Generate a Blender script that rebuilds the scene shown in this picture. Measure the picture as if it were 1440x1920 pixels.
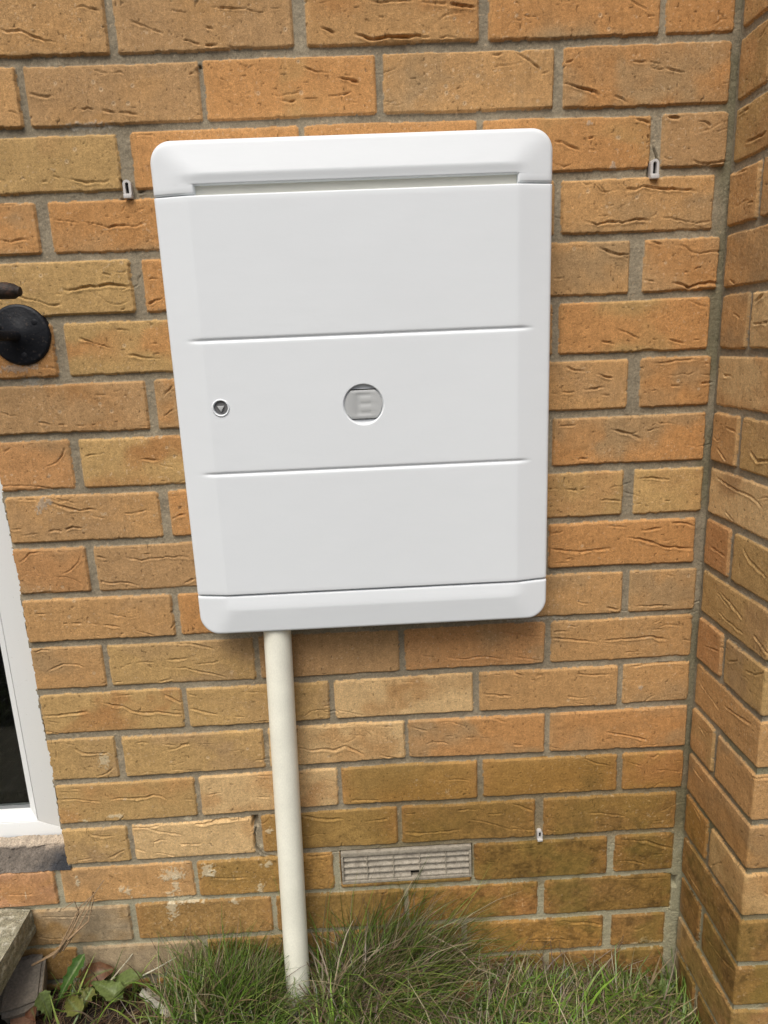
import bpy, bmesh, math, random
import numpy as np
from mathutils import Matrix, Vector
for o in list(bpy.data.objects): bpy.data.objects.remove(o, do_unlink=True)
S = bpy.context.scene; COL = S.collection
_ = np.random.default_rng(7); random.seed(7)

# ------------------------------------------------------------------ camera
CAM = np.array([-0.37028, -0.93944, -0.42249]); YAW, PITCH, ROLL, FPX = -0.023274, 1.333315, -0.0421, 1290.58
Rcam = Matrix.Rotation(YAW, 3, 'Z') @ Matrix.Rotation(PITCH, 3, 'X') @ Matrix.Rotation(ROLL, 3, 'Z')
RN = np.array(Rcam)
cd = bpy.data.cameras.new('camera'); cam = bpy.data.objects.new('camera', cd); COL.objects.link(cam)
cam.matrix_world = Matrix.Translation(Vector(CAM)) @ Rcam.to_4x4()
cd.sensor_fit = 'HORIZONTAL'; cd.sensor_width = 36; cd.lens = FPX / 1440 * 36; cd.clip_start = 0.02; cd.clip_end = 500
S.camera = cam
S.render.resolution_x = 768; S.render.resolution_y = 1024
# ------------------------------------------------------------------ light
SUN_EL, SUN_AZ = math.radians(57), math.radians(-160)      # azimuth from +Y, clockwise
W = bpy.data.worlds.new('World'); S.world = W; W.use_nodes = True
nt = W.node_tree; sky = nt.nodes.new('ShaderNodeTexSky'); sky.sky_type = 'NISHITA'; sky.sun_disc = False
sky.sun_elevation = SUN_EL; sky.sun_rotation = SUN_AZ; sky.air_density = 1.0; sky.dust_density = 6.0; sky.ozone_density = 1.0
bg = nt.nodes['Background']; nt.links.new(sky.outputs[0], bg.inputs[0]); bg.inputs[1].default_value = 0.10
sd = bpy.data.lights.new('sun', 'SUN'); sun = bpy.data.objects.new('sun', sd); COL.objects.link(sun)
sd.energy = 1.75; sd.angle = math.radians(36); sd.color = (.975, 1, .99)
dirv = Vector((math.sin(SUN_AZ) * math.cos(SUN_EL), math.cos(SUN_AZ) * math.cos(SUN_EL), math.sin(SUN_EL)))
sun.rotation_euler = (-dirv).to_track_quat('-Z', 'Y').to_euler()
S.view_settings.view_transform = 'Standard'; S.view_settings.look = 'None'; S.view_settings.gamma = 1
S.view_settings.exposure = 0.29

# ------------------------------------------------------------------ helpers
def ray(x, y): return RN @ np.array([(x - 720) / FPX, -(y - 960) / FPX, -1.0])
def onwall(x, y, Y=0.0):
    d = ray(x, y); return CAM + (Y - CAM[1]) / d[1] * d
def onfloor(x, y, Z):
    d = ray(x, y); return CAM + (Z - CAM[2]) / d[2] * d
def onside(x, y, X):
    d = ray(x, y); return CAM + (X - CAM[0]) / d[0] * d
def tag(o, label=None, cat=None, group=None, kind=None):
    if label: o['label'] = label
    if cat: o['category'] = cat
    if group: o['group'] = group
    if kind: o['kind'] = kind
    return o
def empty(name, loc, label, cat, group=None):
    o = bpy.data.objects.new(name, None); COL.objects.link(o); o.location = loc; o.empty_display_size = .05
    return tag(o, label, cat, group)
def link(name, me, mat=None, parent=None, smooth=True):
    o = bpy.data.objects.new(name, me); COL.objects.link(o)
    if mat: me.materials.append(mat)
    if smooth and len(me.polygons): me.polygons.foreach_set('use_smooth', np.ones(len(me.polygons), bool))
    if parent:
        o.parent = parent; o.matrix_parent_inverse = Matrix.Translation(-Vector(parent.location))
    return o
def npmesh(name, V, F, mat=None, parent=None, smooth=True, col=None, sharp=None):
    V = np.asarray(V, np.float32); F = np.asarray(F, np.int32); k = F.shape[1]
    me = bpy.data.meshes.new(name); me.vertices.add(len(V)); me.vertices.foreach_set('co', V.ravel())
    me.loops.add(F.size); me.loops.foreach_set('vertex_index', F.ravel())
    me.polygons.add(len(F)); me.polygons.foreach_set('loop_start', np.arange(len(F), dtype=np.int32) * k)
    me.update(calc_edges=True); me.validate()
    if col is not None:
        a = me.color_attributes.new('Col', 'FLOAT_COLOR', 'POINT')
        c = np.ones((len(V), 4), np.float32); c[:, :3] = col; a.data.foreach_set('color', c.ravel())
    return link(name, me, mat, parent, smooth)
def gridfaces(nr, nc):
    i = np.arange(nr * nc).reshape(nr, nc)
    return np.stack([i[:-1, :-1], i[:-1, 1:], i[1:, 1:], i[1:, :-1]], -1).reshape(-1, 4)
def lattice(n, seed): return np.random.default_rng(seed).random((n, n)).astype(np.float32)
_lat = {}
def vn(x, y, s, seed=0):                    # smooth value noise, -1..1, feature size s metres
    L = _lat.setdefault(seed, lattice(256, seed + 100))
    u = np.asarray(x) / s + 1000.3; v = np.asarray(y) / s + 1000.7
    i = np.floor(u).astype(int); j = np.floor(v).astype(int); a = u - i; b = v - j
    a = a * a * (3 - 2 * a); b = b * b * (3 - 2 * b); i &= 255; j &= 255; i1 = (i + 1) & 255; j1 = (j + 1) & 255
    return ((L[i, j] * (1 - a) + L[i1, j] * a) * (1 - b) + (L[i, j1] * (1 - a) + L[i1, j1] * a) * b) * 2 - 1
def fbm(x, y, s, seed=0, n=3):
    r = 0; a = 1
    for k in range(n):
        c, d = math.cos(.6 + k * .9), math.sin(.6 + k * .9); r = r + a * vn(x * c - y * d, x * d + y * c, s / 2 ** k, seed + k); a *= .5
    return r / 1.75
def sst(e0, e1, x):
    t = np.clip((x - e0) / (e1 - e0), 0, 1); return t * t * (3 - 2 * t)

def mat(name, base=(.5, .5, .5), rough=.6, attr=False, grain=(), bump=(), spec=.4, metal=0, var=None, trans=0):
    """grain/bump: lists of (scale, amount[, (sx,sy,sz)]) procedural noises; var: (other colour, scale, lo, hi)."""
    m = bpy.data.materials.new(name); m.use_nodes = True; n = m.node_tree.nodes; l = m.node_tree.links
    b = n['Principled BSDF']; b.inputs['Roughness'].default_value = rough
    b.inputs['Specular IOR Level'].default_value = spec; b.inputs['Metallic'].default_value = metal
    tc = n.new('ShaderNodeNewGeometry')
    def noise(scale, st=(1, 1, 1), det=3):
        mp = n.new('ShaderNodeMapping'); mp.inputs['Scale'].default_value = st; l.new(tc.outputs['Position'], mp.inputs[0])
        t = n.new('ShaderNodeTexNoise'); t.inputs['Scale'].default_value = scale; t.inputs['Detail'].default_value = det
        l.new(mp.outputs[0], t.inputs[0]); return t.outputs[0]
    if attr:
        a = n.new('ShaderNodeAttribute'); a.attribute_name = 'Col'; c = a.outputs['Color']
    else:
        a = n.new('ShaderNodeRGB'); a.outputs[0].default_value = (*base, 1); c = a.outputs[0]
    if var:
        r = n.new('ShaderNodeMapRange'); r.inputs[1].default_value = var[2]; r.inputs[2].default_value = var[3]
        l.new(noise(var[1], var[4] if len(var) > 4 else (1, 1, 1), 5), r.inputs[0]); mx = n.new('ShaderNodeMix'); mx.data_type = 'RGBA'
        l.new(r.outputs[0], mx.inputs[0]); l.new(c, mx.inputs[6]); mx.inputs[7].default_value = (*var[0], 1); c = mx.outputs[2]
    for g in grain:
        r = n.new('ShaderNodeMapRange'); r.inputs[1].default_value = .3; r.inputs[2].default_value = .7
        r.inputs[3].default_value = 1 - g[1]; r.inputs[4].default_value = 1 + g[1]; l.new(noise(g[0], g[2] if len(g) > 2 else (1, 1, 1)), r.inputs[0])
        v = n.new('ShaderNodeVectorMath'); v.operation = 'SCALE'; l.new(c, v.inputs[0]); l.new(r.outputs[0], v.inputs['Scale']); c = v.outputs[0]
    l.new(c, b.inputs['Base Color']); nrm = None
    for g in bump:
        bp = n.new('ShaderNodeBump'); bp.inputs['Strength'].default_value = 1; bp.inputs['Distance'].default_value = g[1]
        l.new(noise(g[0], g[2] if len(g) > 2 else (1, 1, 1)), bp.inputs['Height'])
        if nrm: l.new(nrm, bp.inputs['Normal'])
        nrm = bp.outputs[0]
    if nrm: l.new(nrm, b.inputs['Normal'])
    if trans:
        t = n.new('ShaderNodeBsdfTranslucent'); l.new(c, t.inputs[0]); ms = n.new('ShaderNodeMixShader'); ms.inputs[0].default_value = trans
        l.new(b.outputs[0], ms.inputs[1]); l.new(t.outputs[0], ms.inputs[2]); l.new(ms.outputs[0], n['Material Output'].inputs[0])
    return m
M_BRICK = mat('brick', attr=True, rough=.93, spec=.2, grain=[(1000, .24), (420, .12)], bump=[(1100, .0005), (420, .0003)])
M_WHITE = mat('brushed_white_paint', (.765, .792, .800), .42, spec=.4, bump=[(40, .00012, (.6, 1, 2.0)), (200, .00005, (.3, 1, 1.6)), (22, .00035)], grain=[(7, .01)])
M_GREYPL = mat('grey_plastic', (.47, .48, .47), .5, bump=[(500, .0001)])
M_DARKPL = mat('dark_plastic', (.13, .13, .13), .5)
M_GAP = mat('shadow_gap_back', (.80, .79, .70), .6)
M_PIPE = mat('cream_pipe', (.90, .88, .74), .4, grain=[(700, .05, (1, 1, .5)), (25, .05)], var=((.42, .40, .27), 60, .70, .95, (1, 1, .2)), bump=[(300, .0001)])
M_UPVC = mat('white_upvc', (.80, .81, .79), .3, var=((.35, .33, .28), 330, .70, .82), grain=[(900, .02)])
M_IRON = mat('black_painted_iron', (.006, .007, .010), .5, spec=.3, var=((.07, .055, .045), 260, .60, .75), bump=[(280, .0004), (90, .0004)])
M_RUST = mat('rusty_rail_metal', (.022, .014, .010), .65, var=((.07, .032, .018), 160, .5, .7), bump=[(300, .001)])
M_RUBBER = mat('black_gasket', (.02, .02, .02), .35)
M_GREYGK = mat('grey_gasket', (.22, .23, .23), .4)
M_VENT = mat('weathered_plastic_vent', (.33, .29, .225), .75, grain=[(500, .2), (80, .12)], var=((.20, .17, .13), 120, .5, .75, (1, 1, 2)), bump=[(500, .0004)])
M_WEEP = mat('white_weep_plastic', (.54, .52, .49), .5, grain=[(600, .06)])
M_BLACK = mat('dark_void', (.008, .008, .008), .9)
M_CONC = mat('weathered_concrete', (.27, .25, .17), .95, grain=[(420, .28), (110, .22)], var=((.50, .47, .36), 70, .52, .66), bump=[(420, .0022), (90, .004)])
M_STONE = mat('grey_stone', (.24, .21, .165), .9, grain=[(300, .2), (60, .12)], bump=[(250, .001)])
M_TERRA = mat('terracotta_shard', (.36, .20, .12), .9, grain=[(300, .2)])
M_SOIL = mat('soil', (.022, .015, .010), .97, grain=[(300, .5), (60, .3)], bump=[(350, .006), (90, .012)], var=((.10, .07, .04), 220, .6, .7))
M_GRASS = mat('grass_blades', attr=True, rough=.38, spec=.5, grain=[(160, .18)], trans=.3)
M_LEAF = mat('broad_leaf', attr=True, rough=.5, spec=.4, grain=[(240, .22)], trans=.3, bump=[(140, .0015)])
M_SHARD = mat('glassy_fragment', (.40, .52, .50), .2, grain=[(200, .2)])
M_PAPER = mat('pale_flaky_strip', (.58, .55, .45), .7, grain=[(500, .2), (130, .2)], bump=[(300, .001)])

# ------------------------------------------------------------------ brickwork
H = .075; P = .2187; XC = .10955; DP = .17676
# perpend joints: pixel columns of the two edges at mid height of the row
PX = {0: [(197,215),(547,573),(897,917),(1238,1252)], 1: [(34,50),(374,385),(704,720),(1038,1057),(1370,1384)],
 2: [(222,248),(562,573),(894,907),(1220,1242)], 3: [(70,95),(1338,1362)], 4: [(248,270),(1180,1208)], 5: [(102,125),(1330,1347)],
 6: [(275,293),(1177,1202)], 7: [(134,152),(1024,1037),(1322,1335)], 8: [(300,318),(1168,1190)], 9: [(164,180),(1022,1030),(1303,1317)],
 10: [(324,337),(1167,1181)], 11: [(194,205),(476,487),(748,760),(1021,1034),(1297,1308)], 12: [(342,353),(617,629),(887,900),(1158,1169)],
 13: [(218,232),(494,505),(759,767),(1021,1032),(1287,1295)], 14: [(366,376),(633,642),(895,907),(1157,1168)],
 15: [(240,251),(475,492),(745,755),(1003,1020),(1267,1278)], 16: [(105,117),(363,372),(625,638),(884,890),(1138,1153)],
 17: [(245,257),(510,520),(758,768),(1008,1022)], 18: [(380,392),(865,877),(1130,1147)]}
BED = {0: [(-.66,-.5),(-.34,.6),(.02,1.4)], 1: [(-.73,-1.4),(-.34,-.1),(.01,-2.1)], 2: [(-.71,-.8),(.01,1.9)], 3: [(-.1,1.9)],
 4: [(-.76,1.4)], 6: [(-.76,.4)], 7: [(-.76,-.9)], 8: [(0,-.5)], 9: [(0,-1.4)], 12: [(-.11,1.5)], 13: [(-.77,-1.7),(-.33,3.8),(0,-.9)],
 14: [(-.76,-3.1),(-.44,2),(-.22,1.9),(0,1.1)], 15: [(-.77,-1.8),(-.34,1.6),(0,.3)], 16: [(-.78,.4),(0,-1.6)], 17: [(0,-1.4)], 18: [(0,3.7)]}
ROWS = range(-14, 24)
def bedz(r, X):                                             # centre of the joint under row r
    z = -(r + 1) * H + .0009 * vn(X, np.zeros_like(X) + r * .37, .11, 3)
    if r in BED:
        xs, ds = zip(*BED[r]); z = z + np.interp(X, xs, ds) * .001
    return z
def row_joints(r):
    js = []
    for a, b in PX.get(r, []):
        y = 960.0
        for _ in range(25):
            w = onwall((a + b) / 2, y); y += (w[2] + (r + .5) * H) * 1300
        js.append((onwall(a, y)[0], onwall(b, y)[0]))
    base = (0 if r % 2 == 0 else P / 2) + .0
    R = random.Random(r + 50)
    for k in range(-16, 2):
        c = base + k * P + R.uniform(-.003, .003) * (1 if r < 0 or r > 18 else .3); w = .0105 + R.uniform(-.0015, .002)
        if c < XC + .01 and all(abs(c - (a + b) / 2) > .1 for a, b in js): js.append((c - w / 2, c + w / 2))
    js = sorted(js); 
    if r >= 16:
        js = [j for j in js if j[0] < XC - .03] + [(XC - .0135 - .003 * (r - 16) + (.004 if r % 2 else 0), XC + .02)]
    elif r % 2 == 0: js.append((XC - .006, XC + .02))
    return js
def retjoints(r):                                           # along the path: 0 inner corner .. DP outer corner .. beyond
    R = random.Random(r + 900); j = [(-.02, .004 + R.uniform(0, .003))]
    w = .0105
    if r % 2: c = .0755 + R.uniform(-.003, .002); j.append((c - w / 2, c + w / 2)); c = DP + .208
    else: c = DP + .1
    while c < DP + 1.2: j.append((c - w / 2, c + w / 2)); c += P
    return j
PAL = dict(O=(.515,.268,.098), T=(.515,.308,.128), Y=(.495,.338,.138), P=(.455,.290,.138), L=(.600,.405,.195), K=(.500,.268,.110),
           B=(.34,.200,.070), D=(.255,.155,.046), G=(.325,.198,.062), R=(.45,.24,.13), N=(.36,.275,.17), X=(.39,.222,.066))
PM = np.array((.50,.290,.110))
for _k in 'OTYPK': PAL[_k] = tuple((np.array(PAL[_k]) * .82 + PM * .18) * np.array((.94, .905, .90)))
TONE = """70,60T 380,50P 730,45T 1080,35O 1320,30O 15,200T 210,180P 545,165O 880,150T 1210,140O 110,310Y 270,300O 1100,265O 1305,260P 35,430O 190,420O
1190,390T 130,540Y 290,550O 1110,505T 1285,495P 60,650O 220,650Y 1180,610O 140,765P 315,755O 1100,725T 1270,715O 70,875K 240,865Y 1180,820O
160,965T 335,960O 1100,925T 1260,915Y 100,1070K 275,1060P 1165,1020O 200,1150T 360,1145O 1095,1120T 1245,1110T 125,1250T 340,1240Y 625,1220P 890,1215K
1165,1200T 210,1335Y 425,1330Y 580,1320Y 760,1300L 1025,1290T 1230,1280T 160,1425Y 365,1410Y 660,1390L 890,1375O 1160,1365O 235,1490Y 440,1490Y 590,1480L
770,1470X 1030,1450X 1220,1440X 180,1580Y 365,1570L 505,1560B 650,1550G 880,1530G 1140,1520G 50,1660R 240,1650T 440,1640K 600,1630X 1010,1610D 1210,1600D
150,1730N 390,1700B 600,1700D 900,1690X 1140,1680D 200,1790N 1030,1750X 1200,1740B 1100,1810B 1200,1810B"""
TONES = []
for t in TONE.split():
    x, y = t[:-1].split(','); w = onwall(float(x), float(y)); TONES.append((w[0], w[2], t[-1]))

# creases traced on the brick faces: "ox oy scale|polylines"; * = deep, ! = very deep
CR = """0 0 3|*0,160 40,180 110,170 190,205 250,225 325,238;*425,45 470,35 510,50 560,60;*725,115 770,125 830,155 920,188;965,55 1050,72;*1020,220 1080,235 1130,248;*1150,250 1225,252;1275,260 1340,270 1390,262;*1160,150 1200,160;1190,35 1270,45 1380,50 1440,70;*165,522 215,535 250,545 290,538;530,390 570,405 605,412;640,410 680,405 705,420;410,612 430,610;*455,612 490,605 530,618;*575,618 650,628;*665,628 720,632 780,648;1060,415 1090,408;0,1010 25,1015;105,1015 130,1000 155,1010;235,1022 265,1018;300,990 335,1002;*385,1005 430,1012 480,1025 530,1018 585,1022 620,1012;760,760 800,752 865,758;*0,1350 60,1360 110,1345 165,1350;*305,1235 370,1240 450,1255;*455,1245 520,1252 560,1265 610,1280 650,1270 700,1265 760,1275 815,1250;680,1190 700,1160;770,1185 810,1170;710,1220 730,1225;0,1155 90,1150
960 0 3|660,0 740,45 760,60;760,90 810,90;*25,300 90,335 150,385 165,405;165,415 205,405;300,350 345,340;*680,340 720,350 755,345;775,345 840,360;780,380 850,390;*860,380 910,395 975,410;!290,465 350,480 410,500 470,515 490,545;*575,535 620,550 650,580;1180,470 1225,465;*235,790 290,800 340,825 385,845;430,840 470,845;*695,665 740,675 780,695;!875,650 945,665;*1050,680 1090,685 1120,710;850,885 905,895;!1010,900 1060,920 1130,915 1220,905;1150,745 1220,715;*430,778 460,770;420,1030 460,1035 500,1075 540,1080 600,1060;!640,1060 700,1062 740,1045 800,1055 870,1065 900,1060 970,1068 1045,1070;240,1215 290,1230;!400,1240 480,1265 540,1245 620,1250 700,1230 790,1240;*840,1220 900,1225 960,1240 1040,1255 1130,1240;530,1160 580,1155;600,1170 640,1150;455,1175 485,1180;475,1215 570,1215
300 0 3|!900,150 940,165 985,185;!1090,185 1140,200 1200,220 1260,205 1330,205 1400,205 1440,195;*1180,0 1240,15 1300,5 1370,0 1420,5;1150,110 1180,120;*1230,90 1260,95;900,15 950,10;630,50 670,45;*490,50 530,65 585,72;340,42 415,45;*810,375 850,395 910,405 950,412;!1010,435 1060,445 1120,465;*680,562 730,570 765,562;810,555 890,550;*945,540 1000,535 1080,515;1060,572 1110,576;335,435 385,468
700 0 3|!0,225 50,215 120,205 200,210 240,200 320,212;370,215 430,205 480,222;!430,20 500,30 575,40;*270,10 340,20 415,15;800,110 830,115;850,90 880,95;800,15 820,20;665,305 700,310 725,300;205,440 245,440;180,465 170,500;465,498 490,490
0 340 3.789|!450,765 490,775 560,760 640,745 700,745 760,730 840,735 900,745 940,740;*730,650 790,665;820,648 900,645;400,800 440,800;*130,815 200,835 280,850 340,875 400,880 440,870;805,940 830,928;860,912 890,905;915,900 940,893;*1050,870 1100,850 1155,830;1060,690 1130,690;*565,1110 600,1125 650,1140;825,1048 920,1062
0 480 4|*590,612 660,635 720,660 780,670 840,695;870,545 975,560;*950,735 1020,745 1090,765 1210,768;1140,655 1180,660;710,1040 800,1040;855,1020 905,1005;*285,1245 340,1255 390,1265;*440,1265 515,1265;575,1268 650,1272;690,1270 715,1262;*1230,1045 1290,975;*1230,1200 1300,1150;0,1165 80,1195 150,1205;*640,1500 700,1488 780,1480;*1050,1525 1110,1522 1185,1535;1185,1560 1300,1588;*340,1580 420,1550 460,1500 485,1430;30,1470 75,1440;*0,1725 120,1722 250,1725 320,1735 430,1750
0 900 3.6|!335,150 400,170 450,185 530,205 600,195 660,202;370,130 440,135 510,160;80,130 160,128 250,135;820,225 900,225 960,210 1020,205;*325,345 370,335 420,342;!440,330 490,318 550,325;150,375 200,365 275,358;80,330 150,330;*1165,260 1210,240 1255,225;1150,108 1240,98;*130,555 165,530 200,495 270,485;*425,630 480,605 530,550 548,495;370,478 430,485;*830,520 890,530 950,545 1010,530 1080,525 1160,520 1220,515 1280,520;960,500 1030,500;*650,515 715,528;*670,685 740,695 820,690 880,695 940,715;*150,765 210,768 300,758 370,755;*1240,695 1310,670;*240,900 315,900;430,968 455,965;*480,962 555,965;*600,968 670,972;*700,978 770,982 815,990;590,965 598,920;880,462 915,465
60 1140 3.13|*610,130 660,145 720,160;360,160 400,162;*815,120 840,85;*85,375 130,350 180,330 240,328 320,350;*5,262 50,250 110,245;*780,212 860,210 930,210 1000,225 1075,245;1140,258 1240,275 1280,290;*790,302 860,300 925,292;940,330 1030,325 1100,310;*845,355 900,350 980,372 1060,385 1150,410;480,357 495,353;515,350 535,345;555,335 580,328;615,320 715,318;480,440 530,430;740,432 830,415;!65,635 150,632 240,620 330,608;345,560 410,550;!410,555 470,570 530,578 590,605 650,615 740,610 820,622 880,628;480,520 600,510;*760,500 820,530 880,560;825,602 885,605;!930,590 990,605 1090,625;925,510 965,512;*80,725 150,740 215,748;90,665 150,680;1260,492 1380,498;1180,635 1250,640;*1300,670 1390,662;*255,830 300,850 370,855 440,850;*755,795 840,800;*870,800 930,798;965,798 1060,795;1165,838 1220,830;140,830 145,890
540 1160 3|*880,215 940,225 1000,228 1060,215 1130,215 1220,228;1260,212 1340,222 1430,238;740,205 800,212;*1200,75 1280,85 1350,95 1430,98;*1105,425 1160,425 1255,432;1165,312 1190,318;*1255,295 1320,320;1390,325 1430,315;1370,340 1390,350;275,510 330,525 430,545;370,355 430,352;200,490 235,488;!55,725 130,740 210,730 260,738 320,715 370,735 430,765;*510,765 560,775 620,785;520,602 590,605;370,655 395,655;690,605 780,630;890,658 930,660;1000,665 1045,667;1090,668 1130,670;1160,665 1180,662;*1270,705 1320,710;1000,602 1030,605;150,610 240,605 360,600 430,600
1020 420 3.4286|190,140 255,150;!355,150 420,180 490,195 555,190;500,205 545,225;*655,105 700,115 760,130;*870,135 910,145 950,180 1000,190 1060,180 1160,175;60,350 120,345;!820,375 870,380 930,405 1000,380 1060,375 1140,385;*645,355 715,372;*970,285 1010,275;1060,305 1130,295;900,305 930,310;*370,755 460,770;695,740 730,742;*790,740 850,755 910,765;955,745 1000,740;470,675 540,700 610,738;940,490 990,520 1060,530;215,565 265,560;*140,915 200,940 260,945;*700,895 780,890 850,875 970,868;1030,895 1075,895
1000 680 3.27|!390,65 430,80 490,95;105,188 150,188;*170,182 255,178;*300,165 360,160 440,148;415,195 470,200;675,188 700,180;725,172 750,168;780,155 800,150;*840,142 900,138;*1025,128 1110,120;*150,392 200,385 265,382;!470,410 540,420 600,435 660,470;*275,588 335,588;600,435 640,425;1000,322 1060,330;*90,770 155,775;*200,775 270,782;290,778 315,775;*410,840 480,838 540,850;*650,710 720,705 840,718;630,865 680,866;805,845 840,848
960 900 3|!215,385 300,395 370,400 460,392 560,380;!640,320 720,330 780,345 860,375 940,380 1020,385;*720,285 790,275 840,265;540,258 650,262;220,300 300,285;300,445 350,440;230,465 310,465;*900,240 980,240 1030,265;365,685 430,695;*535,715 600,730;*700,710 780,708 840,705 900,710;870,530 920,545;*220,890 320,895 400,905 480,912;!520,905 600,895 700,890 780,880 830,890 880,900;*235,855 320,850;310,820 370,825;960,900 1010,905;640,970 740,965;*360,1090 440,1095 555,1090;130,1095 170,1092;350,1250 410,1260;*0,1085 60,1100;*660,1050 780,1040 850,1030 990,1028;*530,1415 600,1430 680,1440 760,1460;870,1335 925,1330;720,1290 800,1285;215,1500 260,1510;*400,1560 470,1590 570,1610;640,1580 720,1605;920,1580 960,1578
960 1400 3|805,130 870,130 960,140;*0,315 60,335 120,360;*430,370 500,370 560,380 640,390;790,420 870,408;*0,460 120,465;190,465 260,475;!620,520 700,525 760,525 820,550 910,570;*600,640 680,640 750,660;790,605 850,600;0,575 150,565;560,740 700,745 880,735;!280,975 340,990 420,985 500,1000;!90,1085 180,1080 270,1078 330,1090;!905,725 910,780
480 1400 3|380,185 450,198;*530,300 620,298 700,300;1070,185 1140,182 1200,190;!260,385 330,400 400,408 490,405;*610,425 680,415 740,405;320,495 390,490;!840,480 920,485 1000,480 1080,475 1150,465;*1130,360 1190,350 1245,355;1190,410 1260,415 1340,435 1440,465;1300,380 1390,372;840,380 900,375;1290,640 1340,645;0,160 80,165;0,280 80,285;270,690 330,700
0 1400 3|*420,10 460,35 540,40 600,35;*640,115 590,155 540,170;970,128 1030,125;1050,130 1130,132;370,180 450,170;*335,300 430,295 500,305 570,310;!615,300 680,290 740,290 820,285 860,270 900,275 940,295;335,258 450,255;400,238 450,240;1040,295 1090,298;1160,272 1250,258;*485,465 520,495 570,505 640,500;*740,458 830,460 900,480 960,488 1030,500;*860,540 900,525 940,530;*1015,548 1080,550 1130,545;*435,640 520,625;*610,625 660,600 700,580;*765,580 820,595;*870,600 930,605 990,620;!1090,440 1150,435 1240,415 1330,415 1410,405;*1200,735 1290,738 1390,730;960,765 1070,765;40,830 200,830;*235,955 330,955 400,955 540,942;650,955 700,965;*220,1070 290,1080 360,1075
440 1480 7.2|#250,380 262,430 268,480;#290,520 272,620 275,700 285,790 330,850 400,890;#330,860 420,905 560,925;!930,905 1050,900 1200,885 1300,875 1430,855
1170 200 9.6|#540,690 570,780 600,860 620,960 650,1060;#455,1000 455,1100 455,1260;!440,500 480,700
180 200 9.6|#430,1290 470,1400 480,1500;!740,1530 800,1520 880,1490;!420,1660 560,1670
300 60 3|#222,185 228,200"""
CRR = """960 0 3|*1275,645 1330,605;!1310,800 1360,780 1430,740;1230,980 1330,950;*1330,1140 1360,1130
1020 420 3.4286|1215,570 1260,605;!1350,640 1440,630;!1360,500 1420,440;*1195,360 1225,385
1000 680 3.27|*1160,75 1205,80;*1130,520 1160,560 1185,600;*1185,395 1240,420;!1330,540 1370,600 1440,600;*1120,700 1190,750 1240,780 1290,800 1350,830 1400,890
960 900 3|*1195,175 1240,230;*1120,375 1200,430;!1300,380 1330,440 1440,560;!1170,630 1230,690 1300,780;*1160,740 1210,790 1300,860;!1360,870 1400,920 1440,980;*1215,1020 1270,1015;*1310,1070 1370,1095 1420,1080;1080,930 1170,965;*1060,1150 1110,1220 1160,1290;!1190,1270 1260,1320 1340,1370;*1050,1380 1090,1440
960 1400 3|*1010,100 1080,200;*1020,330 1060,400;*1120,670 1180,650;*1100,1080 1170,1180 1250,1260;*1150,500 1210,560 1290,640;*990,700 1060,820;1010,900 1060,1020"""
def parse(s, f):
    out = []
    for line in s.strip().split('\n'):
        h, b = line.split('|'); ox, oy, sc = map(float, h.split())
        for pl in b.split(';'):
            lvl = 1
            if pl[0] in '*!#': lvl = 2 + '*!#'.index(pl[0]); pl = pl[1:]
            pts = [f(ox + float(a.split(',')[0]) / sc, oy + float(a.split(',')[1]) / sc) for a in pl.split()]
            out.append((lvl, np.array(pts)))
    return out
def crease(h, xs, zs, poly, depth, wd, seed):
    """cut a lipped groove along a polyline into height map h[z, x]"""
    R = np.random.default_rng(seed)
    seg = []; 
    for a, b in zip(poly[:-1], poly[1:]):
        n = max(2, int(np.hypot(*(b - a)) / .004)); t = np.linspace(0, 1, n, endpoint=False)[:, None]; seg.append(a + (b - a) * t)
    pts = np.vstack(seg + [poly[-1:]]); pts[:, 1] += R.normal(0, .00035, len(pts))
    L = max(1e-4, np.sum(np.hypot(*np.diff(pts, axis=0).T))); m = .007
    i0, i1 = np.searchsorted(xs, [pts[:, 0].min() - m, pts[:, 0].max() + m]); j0, j1 = np.searchsorted(zs, [pts[:, 1].min() - m, pts[:, 1].max() + m])
    if i1 - i0 < 2 or j1 - j0 < 2: return
    X, Z = np.meshgrid(xs[i0:i1], zs[j0:j1]); best = np.full(X.shape, 9.); sg = np.zeros(X.shape); tt = np.zeros(X.shape); acc = 0
    for a, b in zip(pts[:-1], pts[1:]):
        d = b - a; l = np.hypot(*d) + 1e-9; t = np.clip(((X - a[0]) * d[0] + (Z - a[1]) * d[1]) / l / l, 0, 1)
        px = X - a[0] - t * d[0]; pz = Z - a[1] - t * d[1]; q = np.hypot(px, pz); u = q < best
        best = np.where(u, q, best); s = np.sign(pz + 1e-9) if abs(d[0]) > abs(d[1]) * .3 else np.sign(px + 1e-9)
        sg = np.where(u, s * q, sg); tt = np.where(u, (acc + t * l) / L, tt); acc += l
    env = np.clip(np.minimum(tt, 1 - tt) * 5, 0, 1) ** .6 * (.75 + .45 * vn(X, Z, .006, 40)); w = wd * (.75 + .4 * vn(X, Z, .012, 41))
    g = np.where(sg > 0, np.exp(-(sg / (w * .42)) ** 2), np.exp(-(sg / (w * 1.0)) ** 2))
    lip = np.exp(-((sg + w * 1.9) / (w * .8)) ** 2) * .30 + np.exp(-((sg - w * 1.0) / (w * .5)) ** 2) * .12
    h[j0:j1, i0:i1] += depth * env * (-g + lip)

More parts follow.
